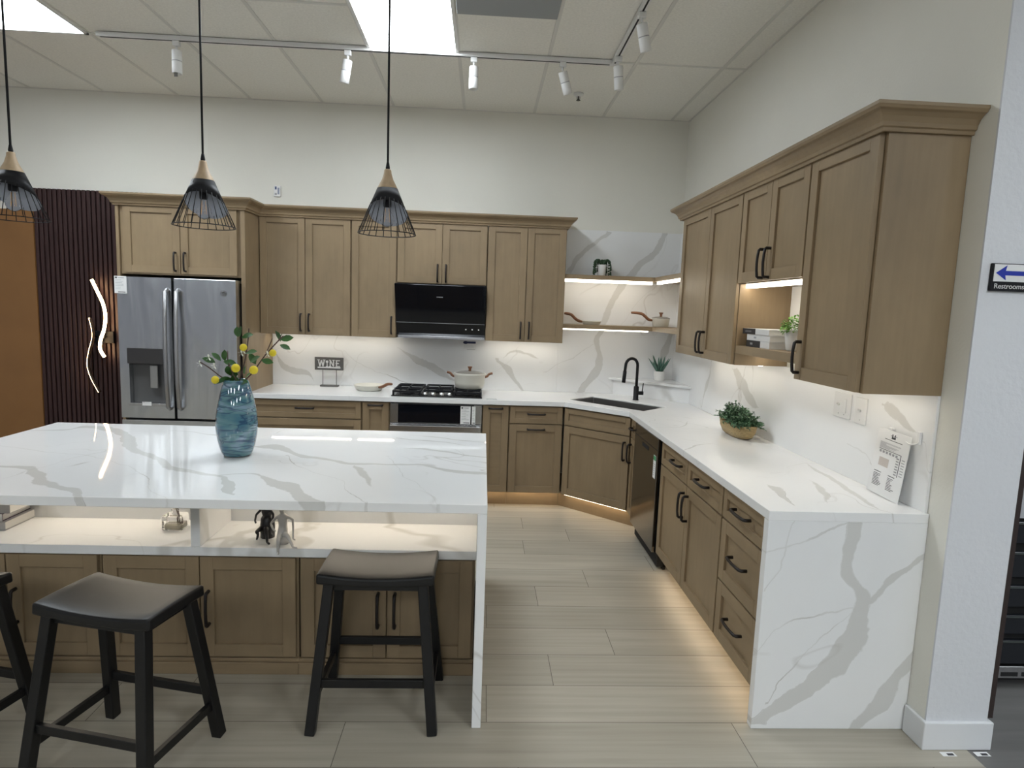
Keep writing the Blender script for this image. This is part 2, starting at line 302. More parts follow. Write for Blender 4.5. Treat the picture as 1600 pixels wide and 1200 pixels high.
    def build(s, name, m=None, parent=None, bevel=0., seg=1, sub=0, weld=False):
        if weld: bmesh.ops.remove_doubles(s.bm, verts=s.bm.verts, dist=1e-5)
        bmesh.ops.recalc_face_normals(s.bm, faces=s.bm.faces)
        me = bpy.data.meshes.new(name); s.bm.to_mesh(me); s.bm.free()
        for x in (s.mats or [m]): me.materials.append(x)
        o = bpy.data.objects.new(name, me); COL.objects.link(o)
        if parent: o.parent = parent
        if bevel:
            b = o.modifiers.new('bevel', 'BEVEL'); b.width = bevel; b.segments = seg; b.limit_method = 'ANGLE'; b.angle_limit = .7
        if sub:
            b = o.modifiers.new('subdivision', 'SUBSURF'); b.levels = sub; b.render_levels = sub
        return o
def recenter(o, loc):
    """put the object's origin at loc (its mesh was built in world coordinates)"""
    loc = Vector(loc); o.data.transform(Matrix.Translation(-loc)); o.location = loc; return o
def thing(name, label, cat, loc=(0, 0, 0), rz=0, group=None):
    o = bpy.data.objects.new(name, None); COL.objects.link(o); o.location = loc; o.rotation_euler = (0, 0, rz); o.empty_display_size = .05
    o['label'] = label; o['category'] = cat
    if group: o['group'] = group
    return o
def tag(o, label, cat, group=None, kind=None):
    o['label'] = label; o['category'] = cat
    if group: o['group'] = group
    if kind: o['kind'] = kind
    return o
def struct(o): o['kind'] = 'structure'; return o
def copy_tree(o, parent=None):
    c = o.copy(); COL.objects.link(c)
    if parent: c.parent = parent
    for ch in [x for x in o.children]: copy_tree(ch, c)
    return c

# ---------------------------------------------------------------- room shell
# floor of wide planks running along x (rows 0.25 m); every plank a face with its own tone
def floor_mat():
    m = bpy.data.materials.new('oak_plank_floor'); m.use_nodes = True; N = m.node_tree.nodes; L = m.node_tree.links
    b = N['Principled BSDF']; b.inputs['Roughness'].default_value = .42
    at = N.new('ShaderNodeAttribute'); at.attribute_name = 'tone'
    tc = N.new('ShaderNodeTexCoord')
    def nz(scale, st, det, dist=0):
        mp = N.new('ShaderNodeMapping'); mp.inputs['Scale'].default_value = st
        ad = N.new('ShaderNodeVectorMath'); ad.operation = 'MULTIPLY_ADD'; L.new(at.outputs['Color'], ad.inputs[0]); ad.inputs[1].default_value = (31, 17, 7); L.new(tc.outputs['Object'], ad.inputs[2])
        L.new(ad.outputs[0], mp.inputs[0]); n = N.new('ShaderNodeTexNoise'); n.inputs['Scale'].default_value = scale; n.inputs['Detail'].default_value = det; n.inputs['Distortion'].default_value = dist
        L.new(mp.outputs[0], n.inputs['Vector']); return n.outputs['Fac']
    a = nz(3, (.35, 2.2, 1), 5, .6); g = nz(10, (.12, 3.5, 1), 6)
    mm = N.new('ShaderNodeMath'); mm.operation = 'MULTIPLY_ADD'; L.new(g, mm.inputs[0]); mm.inputs[1].default_value = .6
    m2 = N.new('ShaderNodeMath'); m2.operation = 'MULTIPLY'; L.new(a, m2.inputs[0]); m2.inputs[1].default_value = .4; L.new(m2.outputs[0], mm.inputs[2])
    r = N.new('ShaderNodeValToRGB'); L.new(mm.outputs[0], r.inputs[0])
    r.color_ramp.elements[0].position = .34; r.color_ramp.elements[0].color = (.35, .315, .252, 1)
    r.color_ramp.elements[1].position = .62; r.color_ramp.elements[1].color = (.44, .405, .33, 1)
    sp = N.new('ShaderNodeSeparateColor'); L.new(at.outputs['Color'], sp.inputs[0])
    mr = N.new('ShaderNodeMapRange'); mr.inputs[3].default_value = .94; mr.inputs[4].default_value = 1.05; L.new(sp.outputs[0], mr.inputs[0])
    mx = N.new('ShaderNodeVectorMath'); mx.operation = 'SCALE'; L.new(r.outputs[0], mx.inputs[0]); L.new(mr.outputs[0], mx.inputs['Scale'])
    L.new(mx.outputs[0], b.inputs['Base Color']); return m
M_FLOOR = floor_mat(); M_SEAM = mat('floor_seam', (.10, .09, .075, 1), .9)
def build_floor():
    f = MB(); rnd = random.Random(4); tones = []
    off = {1: -1.106, 2: -1.45, 4: -1.093, 5: -1.423, 7: -1.09, 8: -1.42, 9: -.15, 10: -.712}
    f.box(-9, .17, -14, 0, -.05, -.0015, M_SEAM)
    lay = f.bm.loops.layers.float_color.new('tone'); i = f.mi(M_FLOOR)
    for r in range(-4, 53):
        y1 = -.87-.25*r; y0 = y1-.25
        y1 = min(y1, 0)
        if y0 >= 0 or y0 < -14: continue
        x = (off[r] if r in off else rnd.uniform(-1.9, -.3))
        L_ = 1.57; k = math.floor((x+9)/L_); x -= (k+1)*L_
        while x < .17:
            a, b = max(x, -9), min(x+L_, .17)
            if b-a > .01:
                t = (rnd.random(), rnd.random(), rnd.random(), 1); e = .0012
                fc = f.face([(a+e, y0+e, 0), (b-e, y0+e, 0), (b-e, y1-e, 0), (a+e, y1-e, 0)]); fc.material_index = i
                for lp in fc.loops: lp[lay] = t
            x += L_
    return struct(f.build('floor'))
build_floor()
struct(MB().box(.17, 9, -14, 4, -.05, -.002).build('floor', M_GREYF))
struct(MB().box(-9, 0, 0, .12, 0, H).build('wall_back', M_WALL))
wr = MB().box(0, .25, -3.505, .12, 0, H, M_WALL); wr.box(0.0, .25, -3.513, -3.505, 0, H, M_WALLEND)
struct(wr.build('wall_right', M_WALL))
struct(MB().box(.25, .272, -3.512, -3.40, .125, 2.2).build('trim_1', mat('dark_brown_trim', (.03, .018, .015, 1), .6)))
bb = MB()
bb.prism([(-.016, -3.412), (-.016, -3.53), (.266, -3.53), (.266, -3.2), (.2505, -3.2), (.2505, -3.5135), (-.0005, -3.5135), (-.0005, -3.412)], 0, .115)
struct(bb.build('baseboard_right', M_BB, bevel=.004, seg=2))
# ceiling: tiles as material, T-bars as their own mesh, openings filled by the light panels
struct(MB().box(-9, 9, -14, 4, H, H+.05).build('ceiling', M_CEIL))
TX = [-.1687-.61*k for k in range(-12, 15)]
g = MB()
for x in TX: g.box(x-.012, x+.012, -14, 0 if x < 0 else 4, H-.004, H)
for r in range(0, 12): g.box(-9, 0 if r < 3 else 9, -1.219*r-.012-(0 if r else -.0), -1.219*r+(.012 if r else 0), H-.0035, H)
g.box(-9, TX[12+4], -1.84, -1.816, H-.0035, H); g.box(TX[12+3], TX[12+2], -1.84, -1.816, H-.0035, H)
g.box(-.014, 0, -14, 0, H-.004, H)
struct(g.build('trim_2', M_GRID))
def troffer(x, y, label, L_=1.219, group=None):
    t = thing('ceiling_light', label, 'ceiling light', (x+.305, y+L_/2, H-.01), 0, group)
    MB().box(-.293, .293, -L_/2+.012, L_/2-.012, -.002, .008).build('diffuser', M_TROF, t)
    fr = MB()
    for a in ((-.305, -.285, -L_/2, L_/2), (.285, .305, -L_/2, L_/2), (-.305, .305, -L_/2, -L_/2+.02), (-.305, .305, L_/2-.02, L_/2)): fr.box(*a, -.006, .006)
    fr.build('frame', M_WHITE, t)
    return t
troffer(TX[12+4], -2.438, 'bright ceiling light panel above the rightmost pendant')
troffer(TX[12+8], -2.438, 'bright ceiling light panel at the top left corner above the leftmost pendant')
for x, ys in ((TX[12+4], (-8.533, -12.19)), (TX[12+8], (-8.533, -12.19)), (TX[12+0], (-6.705, -10.36)), (TX[12+12], (-8.533,))):
    for y in ys:
        troffer(x, y, 'ceiling light panel over the aisle behind the viewer', group='ceiling light panels behind the viewer')
for k, y in ((-4, -4.876), (-4, -8.533), (-8, -3.657)):
    troffer(TX[12+k], y, 'ceiling light panel over the far side aisle', group='ceiling light panels over the side aisle')
tag(MB().box(TX[12+3]+.012, TX[12+2]-.012, -2.43, -1.84, H-.022, H-.004).build('air_return_panel', mat('grey_return', (.30, .32, .33, 1), .6), bevel=.003), 'flat blue-grey return panel in the ceiling beside the light panel', 'ceiling panel')
# ---------------------------------------------------------------- cabinets
ZB, ZT, ZC, TOE = 1.383, 2.372, .876, .128
def handle_part(parent, p, length, vertical=True, n=(0, -1, 0)):
    """black bar pull centred on p"""
    out = Vector(n); ax = Vector((0, 0, 1)) if vertical else Vector((1, 0, 0)); p = Vector(p); h = length/2
    pts = [p-ax*h, p-ax*h+out*.024, p-ax*(h-.006)+out*.030, p-ax*h*.5+out*.034, p+out*.0355, p+ax*h*.5+out*.034, p+ax*(h-.006)+out*.030, p+ax*h+out*.024, p+ax*h]
    m = MB(); m.tube(pts, [.0078, .0078, .0075, .007, .007, .007, .0075, .0078, .0078], 8); return m.build('handle', M_BRONZE, parent)
def front(root, kind, x0, x1, z0, z1, y, hd=None, hl=.14, gap=.0025, fw=.057):
    """shaker front whose face lies at local y; hd = (handle x, handle z, vertical)"""
    x0 += gap; x1 -= gap; z0 += gap; z1 -= gap; fr = min(fw, (z1-z0)*.3, (x1-x0)*.3); m = MB(); t = .02
    m.box(x0, x0+fr, y, y+t, z0, z1, M_WOOD); m.box(x1-fr, x1, y, y+t, z0, z1, M_WOOD)
    m.box(x0+fr, x1-fr, y, y+t, z0, z0+fr, M_WOODH); m.box(x0+fr, x1-fr, y, y+t, z1-fr, z1, M_WOODH)
    m.box(x0+fr-.002, x1-fr+.002, y+.012, y+t-.002, z0+fr-.002, z1-fr+.002, M_WOOD if kind == 'door' else M_WOODH)
    o = m.build(kind, None, root, bevel=.0012)
    if hd: handle_part(o, (hd[0], y, hd[1]), hl, hd[2])
    return o
def upper(label, loc, rz, w, fronts, z0=ZB, d=.31, group=None, led=True, zt=ZT, name='wall_cabinet'):
    t = thing(name, label, 'cabinet', (loc[0], loc[1], z0), rz, group)
    MB().box(.001, w-.001, -d, -.001, 0, zt-z0).build('body', M_WOOD, t, bevel=.001)
    for x0, x1, a, b, hd, hl in fronts: front(t, 'door', x0, x1, a-z0, b-z0, -d-.021, (hd[0], hd[1]-z0, True) if hd else None, hl)
    if led:
        MB().box(.03, w-.03, -.155, -.130, -.0032, -.0004).build('led_strip', M_LED, t)
    return t
def base(label, loc, rz, w, fronts, d=.605, toe=True, led=True, name='base_cabinet', zc=ZC, z0=TOE, group=None, toeback=.085):
    t = thing(name, label, 'cabinet', (loc[0], loc[1], 0), rz, group)
    MB().box(.001, w-.001, -d, -.001, z0, zc-.001).build('body', M_WOOD, t, bevel=.001)
    if toe: MB().box(.0, w, -d+toeback, -d+toeback+.015, 0, z0).build('toe_kick', M_WOODH, t)
    for kind, x0, x1, a, b, hd, hl in fronts: front(t, kind, x0, x1, a, b, -d-.021, hd, hl)
    if led: MB().box(.02, w-.02, -d+.035, -d+.047, z0-.007, z0-.0005).build('led_strip', M_LEDW, t)
    return t
DT = 2.365
# --- wall cabinets on the back wall (front faces y=-.33)
upper('tall two-door brown wall cabinet next to the refrigerator side panel', (-3.664, 0), 0, .758,
      [(.004, .379, ZB, DT, (.345, 1.488), .14), (.379, .755, ZB, DT, (.413, 1.488), .14)], group=None)
upper('single-door brown wall cabinet just left of the range hood', (-2.905, 0), 0, .381,
      [(.004, .378, ZB, DT, (.345, 1.488), .14)])
upper('short two-door brown wall cabinet directly above the black range hood', (-2.523, 0), 0, .762,
      [(.004, .381, 1.85, DT, (.345, 1.94), .14), (.381, .758, 1.85, DT, (.415, 1.94), .14)], z0=1.846, led=False)
upper('two-door brown wall cabinet between the range hood and the open corner shelves', (-1.760, 0), 0, .672,
      [(.004, .336, ZB, DT, (.300, 1.482), .14), (.336, .668, ZB, DT, (.372, 1.482), .14)])
# --- cabinet over the refrigerator and its side panels
t = thing('refrigerator_cabinet', 'wide two-door brown cabinet above the refrigerator with tall side panels down to the floor', 'cabinet', (-4.625, 0, 0))
MB().box(.0, .925, -.608, -.001, 1.83, ZT).build('body', M_WOOD, t, bevel=.001)
front(t, 'door', .028, .462, 1.84, DT, -.629, (.425, 1.935, True), .14)
front(t, 'door', .462, .898, 1.84, DT, -.629, (.500, 1.935, True), .14)
MB().box(.927, .960, -.629, -.001, 0, ZT).build('side_panel', M_WOOD, t, bevel=.001)
MB().box(-.025, -.001, -.629, -.001, 0, ZT).build('side_panel', M_WOOD, t, bevel=.001)

# --- wall cabinets on the right wall; local x runs toward the viewer
R90 = -PI/2
upper('two-door brown wall cabinet on the right wall beside the open corner shelves', (0, -1.053), R90, 1.102,
      [(.045, .60, ZB, DT, (.57, 1.488), .135), (.60, 1.098, ZB, DT, (.635, 1.488), .135)], d=.315)
upper('short two-door brown wall cabinet above the open book niche', (0, -2.156), R90, .732,
      [(.004, .358, 1.85, DT, (.322, 1.94), .145), (.358, .729, 1.85, DT, (.394, 1.94), .145)], z0=1.846, led=False, d=.315)
upper('large single-door brown wall cabinet nearest the viewer at the right end', (0, -2.889), R90, .505,
      [(.004, .488, ZB, DT, (.045, 1.488), .14)], d=.315)
t = thing('open_shelf', 'brown open shelf box carrying the books and bright green plant', 'shelf', (0, -2.157, 1.452), R90)
MB().box(.001, .729, -.315, -.001, 0, .046).build('board', M_WOODH, t, bevel=.001)
l = MB().box(.02, .70, -.29, -.255, .374, .393); l.build('led_strip', M_LED, t)
MB().box(.02, .70, -.16, -.14, -.0032, -.0004).build('led_strip', M_LED, t)

# --- crown mouldings
def crown(name, path, label, flip=1):
    """profile swept along a plan path, mitred; outward = right-hand side of travel"""
    prof = [(.0, 2.352), (.010, 2.352), (.012, 2.364), (.020, 2.368), (.023, 2.382), (.034, 2.400), (.050, 2.413), (.062, 2.418), (.066, 2.424), (.070, 2.428), (.070, 2.440), (0, 2.440)]
    P = [Vector(p) for p in path]; n = len(P); m = MB(); rings = []
    def nor(a, b): d = (b-a).normalized(); return Vector((d.y, -d.x))
    for k in range(n):
        if k == 0: mt = nor(P[0], P[1])
        elif k == n-1: mt = nor(P[-2], P[-1])
        else:
            a, b = nor(P[k-1], P[k]), nor(P[k], P[k+1]); mt = (a+b)/(1+a.dot(b))
        rings.append([m.bm.verts.new((P[k].x+mt.x*o, P[k].y+mt.y*o, z)) for o, z in prof])
    for a, b in zip(rings, rings[1:]):
        for j in range(len(prof)):
            j2 = (j+1) % len(prof); m.bm.faces.new([a[j], a[j2], b[j2], b[j]])
    m.bm.faces.new(rings[0]); m.bm.faces.new(rings[-1][::-1])
    o = m.build(name, M_WOODH); recenter(o, (P[0].x, P[0].y, 2.352)); tag(o, label, 'moulding'); return o
crown('crown_moulding', [(-4.652, -.001), (-4.652, -.631), (-3.663, -.631), (-3.663, -.333), (-1.086, -.333), (-1.086, -.0125)], 'brown crown moulding running along the tops of the back wall cabinets')
crown('crown_moulding', [(-.0125, -1.051), (-.338, -1.051), (-.338, -3.396), (-.001, -3.396)], 'brown crown moulding along the tops of the right wall cabinets')

# --- corner shelves
def corner_shelf(z, th, label, strips):
    t = thing('corner_shelf', label, 'shelf', (-.9, -.01, z))
    pts = [(-1.086, -.013), (-1.086, -.285), (-.300, -.285), (-.300, -1.051), (-.013, -1.051), (-.013, -.013)]
    m = MB(); m.prism([(x+.9, y+.01) for x, y in pts], -th, 0); m.build('board', M_WOODH, t, bevel=.001)
    for s in strips: MB().box(s[0]+.9, s[1]+.9, s[2]+.01, s[3]+.01, -th-s[4], -th-.0003).build('led_strip', M_LEDC, t)
    return t
corner_shelf(1.978, .038, 'upper L-shaped wooden corner shelf with the bright double light bar', [(-1.080, -.315, -.262, -.232, .024), (-.285, -.262, -1.04, -.30, .022)])
corner_shelf(1.548, .036, 'lower L-shaped wooden corner shelf holding the frying pan and saucepan', [(-1.080, -.33, -.268, -.250, .010)])

# --- base cabinets along the back wall
def dr(x0, x1, z0, z1, h=.14, hx=None, hz=None): return ('drawer', x0, x1, z0, z1, ((x0+x1)/2 if hx is None else hx, (z0+z1)/2+.012 if hz is None else hz, False), h)
FZ = .866
base('wide three-drawer brown base cabinet behind the blue vase', (-3.664, 0), 0, .912, [dr(.004, .908, .722, FZ), dr(.004, .908, .43, .718), dr(.004, .908, .133, .426)])
base('narrow brown pull-out cabinet left of the oven', (-2.751, 0), 0, .225, [('drawer', .004, .221, .133, FZ, (.112, .845, False), .11)])
base('narrow brown pull-out cabinet right of the oven', (-1.765, 0), 0, .222, [('drawer', .004, .219, .133, FZ, (.110, .845, False), .11)])
base('brown base cabinet with one drawer over a pull-out door left of the sink', (-1.542, 0), 0, .448, [dr(.004, .444, .722, FZ), ('door', .004, .444, .133, .718, (.224, .678, False), .14)])
# diagonal sink cabinet
F1, F2 = Vector((-1.090, -.627, 0)), Vector((-.627, -1.058, 0)); dd = F2-F1; ang = math.atan2(dd.y, dd.x); fl = dd.length
t = thing('sink_cabinet', 'angled corner sink cabinet with false drawer above one door', 'cabinet', F1, ang)
Mi = (Matrix.Translation(F1) @ Matrix.Rotation(ang, 4, 'Z')).inverted()
nrm = Vector((dd.y, -dd.x, 0)).normalized(); A, B = F1-nrm*.021, F2-nrm*.021
w2l = lambda p: tuple((Mi @ Vector((p[0], p[1], 0)))[:2])
pt = [(-1.092, -.003), (-1.092, A.y), (B.x, -1.056), (-.003, -1.056), (-.003, -.003)]
pt = [(-1.092, -.003), (-1.092, -.607), (-.607, -1.056), (-.003, -1.056), (-.003, -.003)]
m = MB()
q = [w2l(p) for p in pt]          # open-topped carcass: bottom, front frame and back corner walls
m.prism(q, TOE, TOE+.02); m.box(.0, fl, .023, .04, TOE, ZC-.002)
m.build('body', M_WOOD, t)
m = MB(); k0, k1 = Vector((-1.092, -.520, 0)), Vector((-.520, -1.058, 0)); kd = (k1-k0).normalized(); kn = Vector((-kd.y, kd.x, 0))*.015
m.prism([w2l(p) for p in (k0, k1, k1+kn, k0+kn)], 0, TOE); m.build('toe_kick', M_WOODH, t)
front(t, 'false_drawer', .006, fl-.006, .722, FZ, -.0)
front(t, 'door', .006, fl-.006, .133, .718, -.0, (fl-.045, .60, True), .14)
MB().box(.02, fl-.02, .030, .042, TOE-.007, TOE-.0005).build('led_strip', M_LEDW, t)
# --- base cabinets along the right wall
base('narrow brown base cabinet between the sink cabinet and the dishwasher', (0, -1.060), R90, .178, [('drawer', .010, .174, .722, FZ, (.10, .80, False), .09), ('door', .010, .174, .133, .718, (.045, .60, True), .14)])
base('brown base cabinet with two drawers over two doors beside the dishwasher', (0, -1.880), R90, 1.020,
     [dr(.006, .508, .722, FZ, .15, .34), dr(.508, 1.017, .722, FZ, .15), ('door', .006, .508, .133, .718, (.478, .60, True), .14), ('door', .508, 1.017, .133, .718, (.545, .60, True), .14)])
base('brown three-drawer base cabinet at the end beside the waterfall panel', (0, -2.902), R90, .462,
     [dr(.004, .458, .722, FZ, .15), dr(.004, .458, .424, .718, .15), dr(.004, .458, .133, .420, .15)])

# ---------------------------------------------------------------- counter, backsplash, ledge
def prism_hole(outer, hole, z0, z1):
    bm = bmesh.new(); es = []
    for loop in (outer, hole):
        vs = [bm.verts.new((x, y, z0)) for x, y in loop]
        es += [bm.edges.new((vs[k], vs[(k+1) % len(vs)])) for k in range(len(vs))]
    bmesh.ops.triangle_fill(bm, use_beauty=True, edges=es)
    r = bmesh.ops.extrude_face_region(bm, geom=bm.faces[:])
    bmesh.ops.translate(bm, vec=(0, 0, z1-z0), verts=[v for v in r['geom'] if isinstance(v, bmesh.types.BMVert)])
    m = MB(); m.bm.free(); m.bm = bm; return m
SINKC = Vector((-.650, -.612)); sa = Vector((.694, -.720)).normalized(); sb = Vector((-sa.y, sa.x)); SL, SW = .365, .175   # sb points to the corner
def sp(a, b): p = SINKC+sa*a+sb*b; return (p.x, p.y)
hole = [sp(-SL, -SW), sp(SL, -SW), sp(SL, SW), sp(-SL, SW)]
ct = thing('countertop', 'white veined quartz L-shaped countertop with waterfall end on the right', 'countertop', (-.3, -3.39, 0))
o = prism_hole([(-3.664, -.002), (-3.664, -.646), (-1.092, -.646), (-.646, -1.060), (-.646, -3.4055), (-.001, -3.4055), (-.001, -.002)], hole, ZC, .9144)
o = o.build('slab', MB_CT, ct, bevel=.0015); o.data.transform(Matrix.Translation((.3, 3.39, 0)))
o = MB().box(-.646, -.001, -3.4055, -3.3675, 0, ZC-.0005).build('waterfall_panel', MB_WF, ct, bevel=.0015); o.data.transform(Matrix.Translation((.3, 3.39, 0)))
def boxobj(name, b, m, label, cat, bevel=0., **k):
    o = MB().box(*b).build(name, m, None, bevel=bevel); recenter(o, ((b[0]+b[1])/2, (b[2]+b[3])/2, b[4])); tag(o, label, cat, **k); return o
boxobj('backsplash', (-3.664, -1.0875, -.012, -.0005, .915, 1.3825), MB_SP, 'white veined quartz backsplash behind the cooktop, from the refrigerator to the shelves', 'backsplash')
boxobj('backsplash', (-1.0865, -.0005, -.012, -.0005, .915, 2.392), MB_SP, 'tall white quartz wall panel behind the open corner shelves on the back wall', 'backsplash')
boxobj('backsplash', (-.012, -.0005, -1.052, -.0125, .915, 2.392), MB_RS, 'tall white quartz wall panel on the right wall beside the aloe', 'backsplash')
boxobj('backsplash', (-.012, -.0005, -3.392, -1.0525, .915, 1.3825), MB_RS, 'white veined quartz backsplash on the right wall behind the switches', 'backsplash')
boxobj('backsplash', (-.012, -.0005, -2.886, -2.158, 1.499, 1.845), MB_RS, 'white back panel of the open book niche', 'wall panel')
t = thing('corner_ledge', 'small triangular white quartz ledge in the corner behind the faucet', 'ledge', (-.2, -.2, .9146))
m = MB(); m.prism([(-.605+.2, -.0125+.2), (-.0125+.2, -.575+.2), (-.0125+.2, -.0125+.2)], .132, .152); m.build('top', MB_PL, t, bevel=.001)
m = MB(); m.prism([(-.56+.2, -.0125+.2), (-.0125+.2, -.53+.2), (-.0125+.2, -.0125+.2)], 0, .1315); m.build('upstand', MB_PL, t)

# sink
t = thing('kitchen_sink', 'stainless undermount sink set diagonally into the counter corner', 'sink', (SINKC.x, SINKC.y, .70), math.atan2(sa.y, sa.x))
m = MB(); e = .004
def ring(hl, hw, z): return [m.bm.verts.new((sx*hl, sy*hw, z)) for sx, sy in ((-1, -1), (1, -1), (1, 1), (-1, 1))]
inn = ring(SL-.0012, SW-.0012, .2045); r3 = ring(SL-.012, SW-.012, .01); 
for a, b in ((inn, r3),):
    for k in range(4): m.bm.faces.new([a[k], a[(k+1) % 4], b[(k+1) % 4], b[k]])
m.bm.faces.new(r3)
o = m.build('bowl', M_SINK, t, weld=True, bevel=.006, seg=3)
MB().lathe([(.0, .0135), (.042, .0135), (.045, .0115)], (0, .04, 0), 24).build('drain', M_STEELD, t)
# faucet
t = thing('kitchen_faucet', 'black gooseneck faucet standing behind the sink', 'faucet', (-.436, -.392, .9146))
MB().lathe([(.026, 0), (.026, .006), (.0225, .008), (.0225, .115), (.020, .12), (.014, .122)], seg=24).build('base', M_BLACK, t)
fd = (-sb).normalized(); fd3 = Vector((fd.x, fd.y, 0)); fd3 = Vector((-.93, -.37, 0)).normalized(); R_ = .062
pts = [Vector((0, 0, .12)), Vector((0, 0, .20)), Vector((0, 0, .30))]+[fd3*(R_-R_*math.cos(a))+Vector((0, 0, .30+R_*math.sin(a))) for a in [PI*k/10 for k in range(1, 11)]]
pts += [fd3*(2*R_+.004)+Vector((0, 0, .25))]
MB().tube(pts, .0125, 14).build('spout', M_BLACK, t)
MB().tube([fd3*(2*R_+.004)+Vector((0, 0, .255)), fd3*(2*R_+.008)+Vector((0, 0, .20)), fd3*(2*R_+.012)+Vector((0, 0, .155))], [.0155, .0165, .0165], 14).build('spray_head', M_BLACK, t)
m = MB(); sd = Vector((.92, -.1, 0)).normalized(); m.tube([Vector((0, 0, .062)), sd*.062+Vector((0, 0, .062))], .0165, 14); m.tube([sd*.052+Vector((0, 0, .07)), sd*.058+Vector((0, 0, .15))], .0045, 8)
m.build('lever', M_BLACK, t)

# ---------------------------------------------------------------- appliances
# refrigerator
t = thing('refrigerator', 'stainless steel french-door refrigerator with water dispenser', 'refrigerator', (-4.155, -.36, 0))
O = Vector((4.155, .36, 0))
def bx(m, x0, x1, y0, y1, z0, z1, mm=None): m.box(x0+4.155, x1+4.155, y0+.36, y1+.36, z0, z1, mm)
m = MB(); bx(m, -4.605, -3.710, -.615, -.02, .02, 1.785); m.build('body', mat('fridge_case', (.05, .05, .05, 1), .5), t)
m = MB(); bx(m, -4.535, -4.26, -.67, -.62, .82, 1.13, M_STEELD); 
d = MB(); 
for b in ((-4.605, -4.535, .705, 1.805), (-4.26, -4.197, .705, 1.805), (-4.535, -4.26, .705, .815), (-4.535, -4.26, 1.135, 1.805)): bx(d, b[0], b[1], -.72, -.622, b[2], b[3])
m.bm.free()
ld = d.build('door', M_FRIDGE, t, weld=True)
m = MB(); bx(m, -4.535, -4.26, -.66, -.64, .815, 1.135); m.build('dispenser_recess', mat('dispenser_grey', (.10, .10, .10, 1), .35), ld)
m = MB(); bx(m, -4.545, -4.250, -.728, -.721, 1.135, 1.255); m.build('dispenser_panel', M_STEELD, ld, bevel=.002)
m = MB(); bx(m, -4.545, -4.250, -.726, -.66, .80, .822); m.build('drip_tray', M_STEEL, ld, bevel=.002)
m = MB(); bx(m, -4.39, -4.33, -.70, -.69, .94, 1.12); m.build('paddle', mat('light_steel', (.55, .55, .54, 1), .3, 1.), ld, bevel=.004)
m = MB(); bx(m, -4.178, -3.708, -.72, -.622, .705, 1.805); rd = m.build('door', M_FRIDGE, t, bevel=.004, seg=2)
m = MB(); bx(m, -4.605, -3.708, -.72, -.622, .05, .688); fz = m.build('freezer_drawer', M_FRIDGE, t, bevel=.004, seg=2)
def fh(x, par, b):
    pts = [Vector((x, -.722, .785)), Vector((x, -.755, .80)), Vector((x, -.772, 1.0)), Vector((x, -.778, 1.25)), Vector((x, -.772, 1.5)), Vector((x, -.755, 1.70)), Vector((x, -.722, 1.715))]
    m = MB(); m.tube([p+O for p in pts], .016, 10); m.build('handle', M_HANDST, par)
fh(-4.228, ld, 1); fh(-4.145, rd, 1)
m = MB(); m.tube([Vector((-4.54, -.722, .61))+O, Vector((-4.54, -.765, .61))+O, Vector((-3.78, -.765, .61))+O, Vector((-3.78, -.722, .61))+O], .014, 10); m.build('handle', M_STEEL, fz)
m = MB()
for k in range(20):
    a, b = 2*PI*k/20, 2*PI*(k+1)/20; m.face([(-3.800+O.x, -.7205+O.y, 1.70), (-3.800+O.x+.024*math.cos(a), -.7215+O.y, 1.70+.024*math.sin(a)), (-3.800+O.x+.024*math.cos(b), -.7215+O.y, 1.70+.024*math.sin(b))])
bd = m.build('round_badge', M_STEELD, rd)
m = MB(); m.tube([(-3.800+O.x+.018*math.cos(2*PI*k/16), -.7225+O.y, 1.70+.018*math.sin(2*PI*k/16)) for k in range(16)], .0015, 6, closed=True)
m.tube([(-3.808+O.x, -.7225+O.y, 1.706), (-3.812+O.x, -.7225+O.y, 1.697), (-3.806+O.x, -.7225+O.y, 1.693), (-3.803+O.x, -.7225+O.y, 1.700)], .0013, 6)
m.tube([(-3.797+O.x, -.7225+O.y, 1.708), (-3.797+O.x, -.7225+O.y, 1.693), (-3.789+O.x, -.7225+O.y, 1.693)], .0013, 6)
m.build('emblem', M_STEEL, bd)
def note(x, y, z, w, h, label, n='paper_notice', rot=0., tilt=0., lines=7, seed=1, head=True, foot=True):
    """printed sheet facing -y with its lower-left corner at x,z"""
    r = random.Random(seed); t = thing(n, label, 'notice', (x, y, z), rot)
    MB().box(0, w, -.001, -.0002, 0, h).build('sheet', M_PAPER, t)
    m = MB(); q = h/(lines+2.5)
    if head: m.box(w*.08, w*.25, -.0014, -.0011, h*.86, h*.95, M_INK); m.box(w*.32, w*.8, -.0014, -.0011, h*.88, h*.92, M_INKG)
    for k in range(lines):
        zz = h*.78-k*(h*.62/lines); m.box(w*.1, w*(.5+.4*r.random()), -.0014, -.0011, zz, zz+h*.018, M_INKG)
    if foot: m.box(w*.3, w*.9, -.0014, -.0011, h*.06, h*.1, M_INK)
    m.build('print', None, t); return t
note(-4.622, -.7225, 1.675, .092, .132, 'small white printed notice on the upper left of the refrigerator', seed=3)
note(-4.44, -.7275, .805, .07, .03, 'tiny white label on the refrigerator dispenser tray', 'label', lines=2, foot=False)

